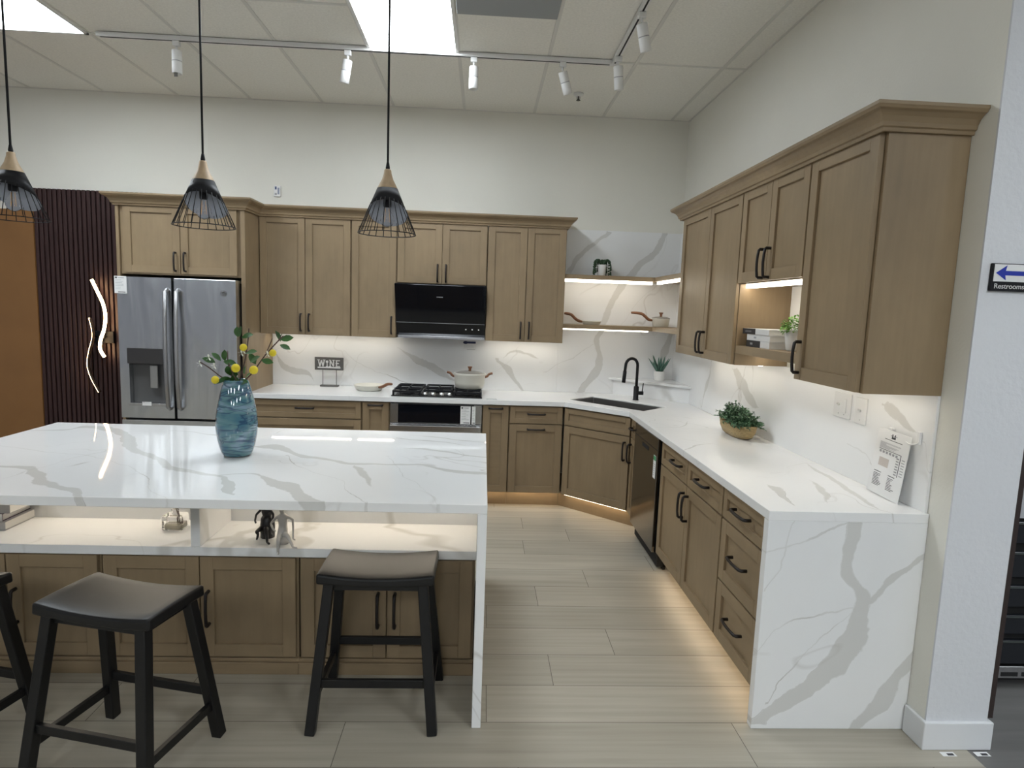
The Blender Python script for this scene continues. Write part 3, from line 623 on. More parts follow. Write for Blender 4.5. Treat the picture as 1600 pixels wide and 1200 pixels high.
# oven under the cooktop
t = thing('wall_oven', 'built-in stainless and black glass oven beneath the cooktop', 'oven', (-2.145, -.3, 0))
ox, oy = 2.145, .3
m = MB(); m.box(-2.520+ox, -1.770+ox, -.60+oy, -.01+oy, .13, .874); m.build('body', M_STEELD, t)
m = MB(); m.box(-2.520+ox, -2.455+ox, -.628+oy, -.602+oy, .705, .862, M_STEEL); m.box(-1.835+ox, -1.770+ox, -.628+oy, -.602+oy, .705, .862, M_STEEL)
m.box(-2.455+ox, -1.835+ox, -.632+oy, -.602+oy, .708, .860, M_GLASSB); m.build('control_panel', None, t, bevel=.001)
m = MB(); m.box(-2.520+ox, -1.770+ox, -.628+oy, -.602+oy, .14, .698, M_STEEL); m.box(-2.455+ox, -1.835+ox, -.630+oy, -.6285+oy, .20, .625, M_GLASSB); dd_ = m.build('door', None, t, bevel=.001)
m = MB(); m.box(-2.515+ox, -1.775+ox, -.682+oy, -.660+oy, .648, .692); m.box(-2.505+ox, -2.475+ox, -.662+oy, -.628+oy, .655, .685); m.box(-1.815+ox, -1.785+ox, -.662+oy, -.628+oy, .655, .685); m.build('handle', M_STEEL, dd_, bevel=.004, seg=2)
MB().box(-2.520+ox, -1.770+ox, -.52+oy, -.505+oy, 0, .13).build('toe_kick', M_WOODH, t)
note(-1.945, -.6335, .705, .083, .150, 'white printed price notice on the oven control panel', seed=8)
note(-1.852, -.6335, .705, .030, .150, 'narrow clear plastic sleeve at the right edge of the oven panel', 'label', seed=9, head=False)

# dishwasher
t = thing('dishwasher', 'tall dark stainless dishwasher in the right run of base cabinets', 'dishwasher', (0, -1.243, 0), R90)
MB().box(.0, .605, -.60, -.02, .02, .872).build('body', M_DARK, t)
m = MB(); m.box(.0, .600, -.640, -.602, .115, .870); dw = m.build('door', mat('dishwasher_steel', (.17, .165, .16, 1), .16, 1., var=.03, vscale=3), t, bevel=.003, seg=2)
MB().box(.0, .600, -.6412, -.6402, .790, .7925).build('seam', M_DARK, dw)
MB().box(.22, .39, -.6415, -.6402, .745, .772).build('handle_pocket', M_DARK, dw)
MB().box(.0, .605, -.560, -.545, .0, .112).build('toe_kick', M_DARK, t)
MB().box(.606, .633, -.615, -.02, .10, .872).build('side_gap_filler', M_DARK, t)
t = thing('hang_tag', 'white hanging tag on the dishwasher near its right edge', 'tag', (-.6415, -1.795, .60), R90)
m = MB(); m.box(-.028, .028, -.0012, -.0002, .0, .15, M_PAPER); m.box(-.026, .026, -.0016, -.0013, .118, .146, mat('green_ink', (.05, .3, .12, 1), .6))
for k in range(6): m.box(-.02, .008+.003*(k % 3), -.0016, -.0013, .02+.014*k, .024+.014*k, M_INKG)
m.build('card', None, t)

# cooktop
t = thing('gas_cooktop', 'black gas cooktop with cast iron grates and steel knobs', 'cooktop', (-2.145, -.335, .9146))
MB().box(-.375, .375, -.250, .250, .0, .010).build('plate', mat('cooktop_glass', (.01, .01, .01, 1), .15), t, bevel=.003)
for i, (cx, w) in enumerate(((-.25, .242), (0, .25), (.25, .242))):
    m = MB(); zt = .050; a = w/2-.004
    yb, yf = .235, (-.235 if i != 1 else -.145)
    for y in (yb, yf): m.box(cx-a, cx+a, y-.007, y+.007, zt-.016, zt)
    for x in (cx-a+.007, cx+a-.007): m.box(x-.007, x+.007, yf, yb, zt-.016, zt)
    for y in ((-.11, .12) if i != 1 else (.045,)):
        m.box(cx-a, cx+a, y-.005, y+.005, zt-.012, zt+.003); m.box(cx-.005, cx+.005, y-.10, y+.10, zt-.012, zt+.003)
    for x in (cx-a+.008, cx+a-.008):
        for y in (yf+.004, yb-.004): m.box(x-.008, x+.008, y-.008, y+.008, .010, zt-.014)
    m.box(cx-a, cx+a, -.006, .006, zt-.016, zt)
    m.build('grate', M_BLACK, t, bevel=.002)
    for y in ((-.11, .12) if i != 1 else (.045,)):
        MB().lathe([(.05, .010), (.05, .017), (.034, .018), (.034, .027), (.0, .029)], (cx, y, 0), 20).build('burner', M_BLACK, t)
for x in (-.145+.02, -.055+.015, .035+.01, .125):
    MB().lathe([(.022, .010), (.021, .016), (.018, .034), (.0, .036)], (x*.82, -.195, 0), 18).build('knob', M_STEEL, t)

# range hood
t = thing('range_hood', 'black slanted glass range hood above the cooktop', 'range hood', (-2.143, -.2, 1.384))
m = MB()
def yzprism(m, prof, x0, x1, mm=None):
    a = [m.bm.verts.new((x0, y, z)) for y, z in prof]; b = [m.bm.verts.new((x1, y, z)) for y, z in prof]; i = m.mi(mm) if mm else 0; n = len(prof)
    for f in [m.bm.faces.new(a), m.bm.faces.new(b[::-1])]+[m.bm.faces.new([a[k], b[k], b[(k+1) % n], a[(k+1) % n]]) for k in range(n)]: f.material_index = i
yzprism(m, [(.185, 0.002), (.185, .445), (-.13, .445), (-.13, .42), (-.07, .032), (-.09, .002)], -.372, .376, M_DARK); m.build('body', None, t)
m = MB(); yzprism(m, [(-.075, .030), (-.085, .026), (-.255, .452), (-.245, .455)], -.380, .379, M_GLASSB); gl = m.build('glass_panel', None, t, bevel=.001)
def onglass(z): return -.086-(z-.026)*(.170/.426)
m = MB(); z = .135; m.box(-.378, .377, onglass(z)-.0010, onglass(z)+.001, z-.0015, z+.0015, M_INKG); m.build('seam', None, gl)
m = MB()
for k, x in enumerate((.215, .27, .325)): z = .088; m.box(x-.005, x+.005, onglass(z)-.0012, onglass(z)+.001, z-.004, z+.004, M_WHITE)
z = .355
for k in range(5): m.box(-.033+k*.011, -.026+k*.011, onglass(z)-.0012, onglass(z)+.001, z-.004, z+.003, M_INKG)
m.build('controls', None, gl)
m = MB(); m.box(-.365, .379, -.112, -.06, .001, .024); m.build('lower_rail', M_STEEL, t, bevel=.002)
m = MB(); m.box(-.378, .378, -.245, .18, .446, .4595); m.build('top_filler', M_DARK, t)
note(-1.96, -.0130, 1.278, .125, .055, 'small white printed card on the backsplash under the range hood', 'product_card', seed=5, lines=3, head=False)
t = thing('hanging_magnifier', 'small dark blue magnifier tag above the printed card', 'tag', (-1.905, -.014, 1.345))
m = MB(); m.lathe([(.014, -.0), (.014, .003)], (0, 0, 0), 14); 
for v in m.bm.verts: v.co = Vector((v.co.x*1.6-.03, -v.co.z*1., v.co.y))
m.box(-.012, .062, -.003, -.0, -.008, .010); m.build('tag', mat('navy', (.02, .03, .09, 1), .4), t)
o = MB().box(-1.735, -1.65, -.60, -.575, .9147, .9185).build('edge_label', mat('grey_label', (.45, .46, .45, 1), .5)); recenter(o, (-1.69, -.59, .9147)); tag(o, 'small grey label lying on the counter right of the cooktop', 'label')

# ---------------------------------------------------------------- kitchen island
IX0, IX1, IY0, IY1 = -4.226, -1.744, -2.031, -3.407
t = thing('island_worktop', 'white veined quartz island top with waterfall sides and open shelf below', 'worktop', (-2.985, -2.72, 0))
def ib(name, x0, x1, y0, y1, z0, z1, m, par=None, bv=.0015):
    return MB().box(x0+2.985, x1+2.985, y0+2.72, y1+2.72, z0, z1).build(name, m, par or t, bevel=bv)
ib('top_slab', IX0, IX1, IY1, IY0, .8795, .9155, MB_ISL)
ib('side_panel', IX1-.036, IX1, IY1, IY0, 0, .879, MB_PL)
ib('side_panel', IX0, IX0+.036, IY1, IY0, 0, .879, MB_PL)
ib('lower_shelf', IX0+.0365, IX1-.0365, -3.050, -2.71, .547, .587, MB_PL)
ib('shelf_back', IX0+.0365, IX1-.0365, -2.709, -2.689, .5475, .879, MB_PL)
ib('shelf_divider', -3.018, -2.978, -3.047, -2.7095, .5875, .879, MB_PL)
ib('led_strip', -4.15, -3.04, -2.735, -2.720, .872, .8785, M_LEDN, bv=0)
ib('led_strip', -2.95, -1.80, -2.735, -2.720, .872, .8785, M_LEDN, bv=0)
def icab(x0, x1, label, split):
    w = x1-x0; t = thing('island_cabinet', label, 'cabinet', (x0, -2.06, 0))
    MB().box(.003, w-.003, -.965, 0, .03, .546).build('body', M_WOOD, t)
    MB().box(.0, w, -.992, -.966, .0, .055).build('plinth', M_WOODH, t, bevel=.002)
    MB().box(.0, w, -.983, -.966, .0555, .072).build('plinth_rail', M_WOODH, t, bevel=.002)
    s = split-x0
    front(t, 'door', .010, s, .078, .543, -.986, (s-.037, .31, True), .15); front(t, 'door', s, w-.010, .078, .543, -.986, (s+.037, .31, True), .15)
    return t
icab(-4.188, -3.405, 'brown two-door island cabinet at the left end under the shelf', -3.80)
icab(-3.405, -2.560, 'brown two-door island cabinet behind the middle stool', -2.985)
icab(-2.560, -1.782, 'brown two-door island cabinet behind the rightmost stool', -2.173)
# ---------------------------------------------------------------- stools
def make_stool(label, x, y, rz):
    t = thing('saddle_stool', label, 'stool', (x, y, 0), rz, 'black saddle stools around the island')
    HX, HY, ZS = .225, .135, .628
    m = MB(); nx, ny = 12, 6; top = {}; bot = {}
    for i in range(nx+1):
        for j in range(ny+1):
            u = -1+2*i/nx; v = -1+2*j/ny; z = ZS-.017*(1-u*u)-.004*v*v
            top[i, j] = m.bm.verts.new((u*HX, v*HY, z)); bot[i, j] = m.bm.verts.new((u*(HX+.002), v*(HY+.002), z-.042+.008*(1-u*u)))
    for i in range(nx):
        for j in range(ny):
            f = m.bm.faces.new([top[i, j], top[i+1, j], top[i+1, j+1], top[i, j+1]]); f.smooth = True
            f = m.bm.faces.new([bot[i, j], bot[i, j+1], bot[i+1, j+1], bot[i+1, j]]); f.smooth = True
    for i in range(nx):
        m.bm.faces.new([top[i, 0], bot[i, 0], bot[i+1, 0], top[i+1, 0]]); m.bm.faces.new([top[i, ny], top[i+1, ny], bot[i+1, ny], bot[i, ny]])
    for j in range(ny):
        m.bm.faces.new([top[0, j], top[0, j+1], bot[0, j+1], bot[0, j]]); m.bm.faces.new([top[nx, j], bot[nx, j], bot[nx, j+1], top[nx, j+1]])
    m.build('seat', M_STOOL, t, bevel=.009, seg=3)
    m = MB(); 
    for sy in (-1, 1): m.box(-.165, .165, sy*.100-.010, sy*.100+.010, .549, .590)
    for sx in (-1, 1): m.box(sx*.172-.010, sx*.172+.010, -.10, .10, .549, .596)
    m.build('apron', M_STOOL, t, bevel=.002)
    def foot(sx, sy, z): k = z/.590; return Vector((sx*(.235-.055*k), sy*(.185-.080*k), z))
    for sx in (-1, 1):
        for sy in (-1, 1):
            m = MB(); m.tube([foot(sx, sy, 0), foot(sx, sy, .592)], .0275, 4, square=True); m.build('leg', M_STOOL, t, bevel=.004, seg=2)
    def bar(a, b, name='stretcher'):
        m = MB(); d = (b-a); a2 = a+d*.04; b2 = b-d*.04; s = Vector((0, 0, 1)); w = d.normalized().cross(s)*.0095; h = s*.0165
        v = [m.bm.verts.new(p+q) for p in (a2, b2) for q in (-w-h, w-h, w+h, -w+h)]
        for q in ((3, 2, 1, 0), (4, 5, 6, 7), (0, 1, 5, 4), (1, 2, 6, 5), (2, 3, 7, 6), (3, 0, 4, 7)): m.bm.faces.new([v[k] for k in q])
        m.build(name, M_STOOL, t, bevel=.002)
    bar(foot(-1, -1, .195), foot(1, -1, .195)); bar(foot(-1, 1, .195), foot(1, 1, .195))
    for sx in (-1, 1): bar(foot(sx, -1, .135), foot(sx, 1, .135))
    return t
make_stool('black saddle-seat stool at the right end of the island with a scuffed seat', -2.167, -3.258, 0)
make_stool('black saddle-seat stool in the middle, turned slightly and nearest the viewer', -3.016, -3.572, -math.radians(13.5))
make_stool('black saddle-seat stool cut off by the left edge of the photo', -3.752, -3.485, -math.radians(13))

# ---------------------------------------------------------------- pendants
M_WHITEIN = mat('pale_grey_shade_inside', (.30, .32, .37, 1), .6)
def make_pendant(x, label):
    y = -2.70; t = thing('pendant_lamp', label, 'pendant light', (x, y, 1.988), 0, 'three cage pendant lamps over the island')
    top, bot = .292, 0.; rt, rb = .012, .133
    MB().tube([(0, 0, .325), (0, 0, H-1.988-.022)], .0050, 8).build('cord', M_BLACK, t)
    MB().lathe([(.055, 0), (.055, .012), (.03, .022), (.0, .022)], (0, 0, H-1.988-.022), 24).build('ceiling_canopy', M_BLACK, t)
    MB().lathe([(.009, .290), (.010, .300), (.006, .322), (.003, .330)], seg=16).build('cord_grip', M_BLACK, t)
    MB().lathe([(.014, .292), (.0165, .286), (.0175, .275), (.0265, .245), (.046, .208), (.0465, .206), (.0, .206)], seg=32).build('wooden_top', M_LWOOD, t)
    # black metal cone, cut on a slant: short on the front, long on the back
    m = MB(); n = 48; a = []; b = []
    def rad(z): return .0475+(rb-.0475)*(.206-z)/.206
    def cut(th): c = -math.sin(th); return .112+(.034*c if c > 0 else .062*c)      # th=-90deg faces the viewer
    for k in range(n):
        th = 2*PI*k/n; z = cut(th); a.append(m.bm.verts.new((.047*math.cos(th), .047*math.sin(th), .206))); r = rad(z); b.append(m.bm.verts.new((r*math.cos(th), r*math.sin(th), z)))
    for k in range(n):
        f = m.bm.faces.new([a[k], b[k], b[(k+1) % n], a[(k+1) % n]]); f.smooth = True
    sh = m.build('shade', M_BLACK, t)
    sh.data.materials.append(M_WHITEIN); so = sh.modifiers.new('shell', 'SOLIDIFY'); so.thickness = .0012; so.offset = -1; so.material_offset = 1; so.material_offset_rim = 0
    m = MB(); nw = 22
    for k in range(nw):
        th = 2*PI*(k+.5)/nw; z = cut(th)+.012; m.tube([(rad(z)*math.cos(th), rad(z)*math.sin(th), z), (rb*math.cos(th), rb*math.sin(th), 0)], .0019, 6)
    m.tube([(rb*math.cos(2*PI*k/48), rb*math.sin(2*PI*k/48), 0) for k in range(48)], .0023, 6, closed=True)
    m.build('wire_cage', M_BLACK, t)
    m = MB(); m.lathe([(.018, .17), (.018, .125), (.014, .12), (0, .12)], seg=20); m.build('socket', M_BLACK, t)
    bl = MB().lathe([(.012, .122), (.016, .105), (.030, .078), (.032, .060), (.024, .040), (.0, .030)], seg=24, cap=False).build('bulb', M_CLEAR, t)
    MB().tube([(-.006, 0, .115), (-.010, 0, .055), (-.003, 0, .095), (.003, 0, .055), (.008, 0, .095), (.010, 0, .055), (.006, 0, .115)], .0007, 5).build('filament', mat('filament', (.5, .3, .1, 1), .4, emit=(1, .60, .25, 1), es=.12), bl)
    return t
make_pendant(-2.243, 'rightmost of the three black wire-cage pendant lamps over the island')
make_pendant(-3.080, 'middle of the three black wire-cage pendant lamps, in front of the refrigerator cabinet')
make_pendant(-3.925, 'leftmost black wire-cage pendant lamp, cut off by the left edge of the photo')

# ---------------------------------------------------------------- track lights
t = thing('light_track', 'white L-shaped track rail running along the ceiling', 'light track', (-.94, -1.25, H))
def track(m, x0, x1, y0, y1): m.box(x0+.94, x1+.94, y0+1.25, y1+1.25, -.032, -.0045)
m = MB(); track(m, -4.37, -.922, -1.268, -1.232); m.build('rail', M_WHITE, t, bevel=.002)
m = MB(); track(m, -.958, -.922, -4.6, -1.269); m.build('rail', M_WHITE, t, bevel=.002)
m = MB(); m.box(-4.35+.94, -.97+.94, -.006, .006, -.0335, -.0322); m.box(-.005, .005, -3.3, -.03, -.0335, -.0322); m.build('slot', M_BLACK, t)
def spot(x, y, tx, ty, label, chip=False):
    """tx, ty = tilt of the can (radians) about y and x"""
    t = thing('track_spotlight', label, 'spotlight', (x, y, H-.034), 0, 'white cylindrical track spotlights')
    MB().box(-.022, .022, -.016, .016, -.032, -.0005).build('adapter', M_WHITE, t, bevel=.003)
    MB().tube([(0, 0, -.03), (0, 0, -.055)], .007, 10).build('stem', M_WHITE, t)
    M = Matrix.Translation((0, 0, -.060)) @ Matrix.Rotation(tx, 4, 'Y') @ Matrix.Rotation(ty, 4, 'X')
    m = MB(); m.lathe([(.0, .004), (.029, .0), (.031, -.004), (.031, -.064), (.0295, -.066), (.0295, -.070), (.031, -.072), (.031, -.145), (.027, -.146), (.024, -.135), (.0, -.132)], seg=28); m.bm.transform(M); m.build('can', M_WHITE, t)
    m = MB(); m.lathe([(.0301, -.0655), (.0301, -.0705)], seg=28, cap=False); m.bm.transform(M); m.build('groove', M_INKG, t)
    if chip:
        m = MB(); m.box(-.012, .012, -.02, -.019, -.17, -.125, M_STEELD); m.bm.transform(M); m.build('hanging_chip', None, t)
    return t
spot(-3.86, -1.25, 0, 0, 'white track spotlight left of the middle pendant cord with a grey chip at its end', True)
spot(-2.74, -1.25, .20, .15, 'white track spotlight tilted to the left, beside the bright ceiling panel')
spot(-1.895, -1.25, 0, 0, 'white track spotlight hanging straight down right of the bright ceiling panel')
spot(-1.29, -1.25, -.34, .25, 'white track spotlight leaning right above the sprinkler head')
spot(-.940, -1.40, -.12, .15, 'white track spotlight at the corner of the ceiling track')
spot(-.940, -2.02, -.28, .2, 'white track spotlight on the short track arm at the top of the photo')
t = thing('sprinkler', 'small fire sprinkler head in the ceiling near the corner', 'sprinkler', (-1.081, -.565, H-.001))
MB().lathe([(.040, 0), (.040, -.008), (.022, -.022), (.0, -.022)], seg=24).build('escutcheon', M_WHITE, t)
m = MB(); m.lathe([(.006, -.022), (.006, -.05), (.0, -.05)], seg=10); m.lathe([(.017, -.050), (.017, -.053), (0, -.053)], seg=14); m.tube([(-.011, 0, -.022), (-.012, 0, -.04), (0, 0, -.05)], .002, 6); m.tube([(.011, 0, -.022), (.012, 0, -.04), (0, 0, -.05)], .002, 6)
m.build('head', M_STEELD, t)

# ---------------------------------------------------------------- left wall finishes and sconce
m = MB(); m.box(-5.66, -4.652, -.018, -.0005, 0, 2.545); k = 0; x = -5.66
while x+.031 < -4.652:
    m.box(x, x+.028, -.042, -.0181, 0, 2.545); x += .0405
o = m.build('slat_wall_panel', M_SLAT, None, bevel=.003); recenter(o, (-5.15, 0, 0)); tag(o, 'dark walnut vertical slat wall panel left of the refrigerator', 'wall panel')
boxobj('brown_wall_panel', (-9, -5.664, -.05, -.0005, 0, 2.36), M_BROWN, 'plain bronze-brown wall panel at the left edge', 'wall panel')
t = thing('wall_sconce', 'black wall sconce with two wavy glowing bands on the dark slats', 'wall lamp', (-5.12, -.043, 1.29))
MB().box(-.085, .10, -.022, 0, -.052, .052).build('mounting_plate', M_BLACK, t, bevel=.003)
def smooth(pts, n=6):
    P = [Vector(p) for p in pts]; out = []
    for i in range(len(P)-1):
        p0, p1, p2, p3 = P[max(i-1, 0)], P[i], P[i+1], P[min(i+2, len(P)-1)]
        for k in range(n):
            u = k/n; out.append(.5*((2*p1)+(-p0+p2)*u+(2*p0-5*p1+4*p2-p3)*u*u+(-p0+3*p1-3*p2+p3)*u**3))
    return out+[P[-1]]
def band(pts, r, name, facing, gw):
    W_ = smooth([(x+5.12, -.065, z-1.29) for x, z in pts]); m = MB(); m.tube(W_, r*1.0, 6); o = m.build(name, mat('sconce_metal', (.05, .03, .02, 1), .4, .5), t)
    m = MB(); m.tube([p+Vector(facing)*r*.75 for p in W_], r*gw, 6)
    m.build('glowing_band', mat('sconce_glow', (1, 1, 1, 1), .5, emit=(1, .66, .34, 1), es=10), o)
band([(-5.165, 1.785), (-5.123, 1.688), (-5.078, 1.579), (-5.062, 1.469), (-5.080, 1.357), (-5.110, 1.272), (-5.119, 1.188), (-5.085, 1.121)], .014, 'wavy_band', (.75, -.5, 0), 1.0)
band([(-5.185, 1.454), (-5.165, 1.354), (-5.169, 1.27), (-5.201, 1.157), (-5.217, 1.043), (-5.190, .931), (-5.130, .807)], .013, 'wavy_band', (-.72, -.55, 0), .45)
MB().tube([(0.02, -.02, .0), (.035, -.06, 0)], .01, 6).build('arm', M_BLACK, t); MB().tube([(-.05, -.02, .0), (-.055, -.06, 0)], .01, 6).build('arm', M_BLACK, t)

# wall sticker, floor labels, sign
t = thing('wall_thermostat_sticker', 'small white and blue sticker plate on the wall above the left cabinets', 'sticker', (-3.612, -.0005, 2.565))
MB().box(-.029, .029, -.012, 0, 0, .092).build('plate', M_WHITE, t, bevel=.002)
m = MB(); m.box(-.018, -.004, -.0135, -.0122, .06, .085, mat('label_blue', (.04, .07, .18, 1), .5)); m.box(.004, .02, -.0135, -.0122, .02, .075, mat('label_grey', (.3, .33, .42, 1), .5)); m.box(-.02, -.002, -.0135, -.0122, .012, .03, M_INKG); m.build('print', None, t)
for x, lb in ((.075, 'small white and black paper label on the floor below the wall end, left one'), (.212, 'small white and black paper label on the floor below the wall end, right one')):
    t = thing('floor_label', lb, 'label', (x, -3.552, .0005)); 
    m = MB(); m.box(-.028, .028, -.012, .012, 0, .0008, M_PAPER); m.box(-.006, .020, -.008, .004, .0008, .0012, M_INK); m.build('sheet', None, t)
def text(s, size, m, parent, loc, rot, name, ext=.0006, font_scale_x=1.):
    c = bpy.data.curves.new(name, 'FONT'); c.body = s; c.size = size; c.extrude = ext; c.align_x = 'CENTER'; c.align_y = 'CENTER'
    tmp = bpy.data.objects.new(name+'_c', c); COL.objects.link(tmp); dg = bpy.context.evaluated_depsgraph_get()
    me = bpy.data.meshes.new_from_object(tmp.evaluated_get(dg)); bpy.data.objects.remove(tmp)
    me.transform(Matrix.Diagonal((font_scale_x, 1, 1, 1))); me.materials.clear(); me.materials.append(m)
    o = bpy.data.objects.new(name, me); COL.objects.link(o); o.parent = parent; o.location = loc; o.rotation_euler = rot; return o
t = thing('restroom_sign', 'restrooms sign with a blue left arrow on the wall end', 'sign', (.136, -3.5135, 1.785))
MB().box(-.105, .115, -.012, 0, .0, .098).build('backing', M_BLACK, t, bevel=.002)
MB().box(-.098, .112, -.0135, -.0122, .034, .095).build('white_panel', M_WHITE, t)
m = MB(); ar = [(-.092, .064), (-.052, .092), (-.056, .072), (.112, .072), (.112, .056), (-.056, .056), (-.052, .038)]
m.face([(x, -.0142, z) for x, z in ar], M_BLUE); m.build('arrow', None, t)
text('Restrooms', .0255, M_WHITE, t, (-.036, -.0128, .017), (PI/2, 0, 0), 'lettering', .0004)

# wall switches
def switch_plate(y0, y1, z0, z1, gangs, label):
    t = thing('switch_plate', label, 'switch', (-.0125, (y0+y1)/2, z0), R90); w = abs(y1-y0); h = z1-z0
    MB().box(-w/2, w/2, -.006, 0, 0, h).build('plate', M_WHITE, t, bevel=.002, seg=2)
    for k in range(gangs):
        cx = (k-(gangs-1)/2)*.046
        if gangs == 2 and k == 1:
            MB().box(cx-.016, cx+.016, -.0095, -.006, h*.22, h*.78).build('rocker', M_WHITE, t, bevel=.001)
        else:
            m = MB(); m.tube([(cx, -.006, h*.5), (cx, -.022, h*.56)], [.006, .004], 8); m.build('toggle', M_WHITE, t)
        m = MB(); m.lathe([(.003, 0), (.0, .001)], (0, 0, 0), 8)
        for v in m.bm.verts: v.co = Vector((v.co.x+cx, -.0065-v.co.z, v.co.y+h*.15))
        m.build('screw', M_INKG, t)
switch_plate(-2.70, -2.842, 1.190, 1.312, 2, 'wide white double switch plate, the left one of two on the quartz splash')
switch_plate(-2.878, -2.966, 1.186, 1.308, 1, 'narrow white single switch plate, the right one of two on the quartz splash')

# brochure leaning on the splash
t = thing('floorplan_sheet', 'printed kitchen floor plan sheet leaning on the splash at the counter end', 'paper', (-.052, -3.078, .9150), R90)
W_, H_ = .212, .283
P0 = Matrix.Rotation(-.085, 4, 'X') @ Matrix.Rotation(.035, 4, 'Y')
m = MB(); m.box(0, W_, -.0012, 0, 0, H_, M_PAPER, P0)
for v in m.bm.verts: v.co.y += .000
lowest = min(v.co.z for v in m.bm.verts); zo = -lowest
P1 = Matrix.Translation((0, 0, zo)) @ P0
m.bm.free(); m = MB(); m.box(0, W_, -.0012, 0, 0, H_, M_PAPER, P1); m.build('sheet', None, t)
m = MB()
def pr(x0, x1, z0, z1, mm): m.box(x0*W_, x1*W_, -.0017, -.0013, z0*H_, z1*H_, mm, P1)
pr(.44, .56, .885, .915, M_INK); pr(.40, .60, .925, .935, M_INKG); pr(.44, .47, .915, .955, M_INK); pr(.52, .55, .915, .955, M_INK)
pr(.25, .78, .855, .863, M_INK)
rr = random.Random(2)
for k in range(9): pr(.14, .14+.5*rr.random()+.15, .80-.011*k, .804-.011*k, M_INKG)
pr(.14, .82, .690, .697, M_INK); pr(.805, .822, .365, .690, M_INK)
for k in range(6): pr(.16+.1*k, .22+.1*k, .64, .675, M_INKG)
for k in range(7): pr(.70, .78, .38+.04*k, .40+.04*k, M_INKG); pr(.86, .95, .39+.04*k, .402+.04*k, M_INKG)
pr(.20, .50, .44, .57, M_INKT)
for k in range(9): pr(.12, .24+.15*rr.random(), .30-.022*k, .308-.022*k, M_INK)
for k in range(9): pr(.56, .66+.15*rr.random(), .30-.022*k, .308-.022*k, M_INK)
pr(.12, .34, .335, .345, M_INK); pr(.56, .76, .335, .345, M_INK)
m.build('print', None, t)
t2 = thing('sheet_clip', 'bent clear plastic holder behind the top of the floor plan sheet', 'holder', (-.013, -3.30, 1.175), R90)
m = MB(); m.tube(smooth([(-.05, -.001, .012), (-.03, -.018, .0), (.0, -.022, -.004), (.028, -.012, .006), (.03, -.001, .03)]), .003, 6); m.build('clip', M_WHITE, t2); MB().box(.018, .032, -.010, -.0005, .0, .052).build('tab', M_WHITE, t2, bevel=.001); MB().box(-.155, -.13, -.014, -.0005, .030, .038).build('tab', M_WHITE, t2, bevel=.001)

# ---------------------------------------------------------------- room beyond the wall end
t = thing('oven_display', 'stack of black and stainless ovens in the aisle behind the wall end', 'oven', (.82, -3.10, 0), .0)
MB().box(-.42, .42, .001, .60, .055, 1.12).build('cabinet', M_DARK, t)
for z0, z1 in ((.115, .24), (.26, .36), (.39, .50), (.53, .66), (.69, .80)):
    d = MB().box(-.42, .42, -.022, .0, z0+.005, z1-.005).build('drawer', mat('oven_black', (.012, .014, .018, 1), .2), t, bevel=.003)
    MB().box(-.40, .40, -.027, -.0225, z1-.014, z1-.008).build('edge_trim', mat('green_grey_trim', (.06, .07, .065, 1), .4), d)
MB().box(-.42, .42, -.03, .0, -.0+.055, .112).build('vent_panel', M_STEEL, t, bevel=.002)
m = MB()
for k in range(8): m.box(-.38+k*.1, -.30+k*.1, -.0315, -.0302, .066, .085)
m.build('vent_slots', M_DARK, t)
MB().box(-.42, .42, -.012, .0, .81, 1.10).build('upper_window', mat('pale_oven_front', (.45, .46, .48, 1), .3), t)
MB().box(-.42, .42, .05, .06, 0, .055).build('kick', M_DARK, t)
struct(MB().box(.272, 6, 1.4, 1.5, 0, H).build('wall_far', mat('far_wall', (.25, .25, .26, 1), .8)))
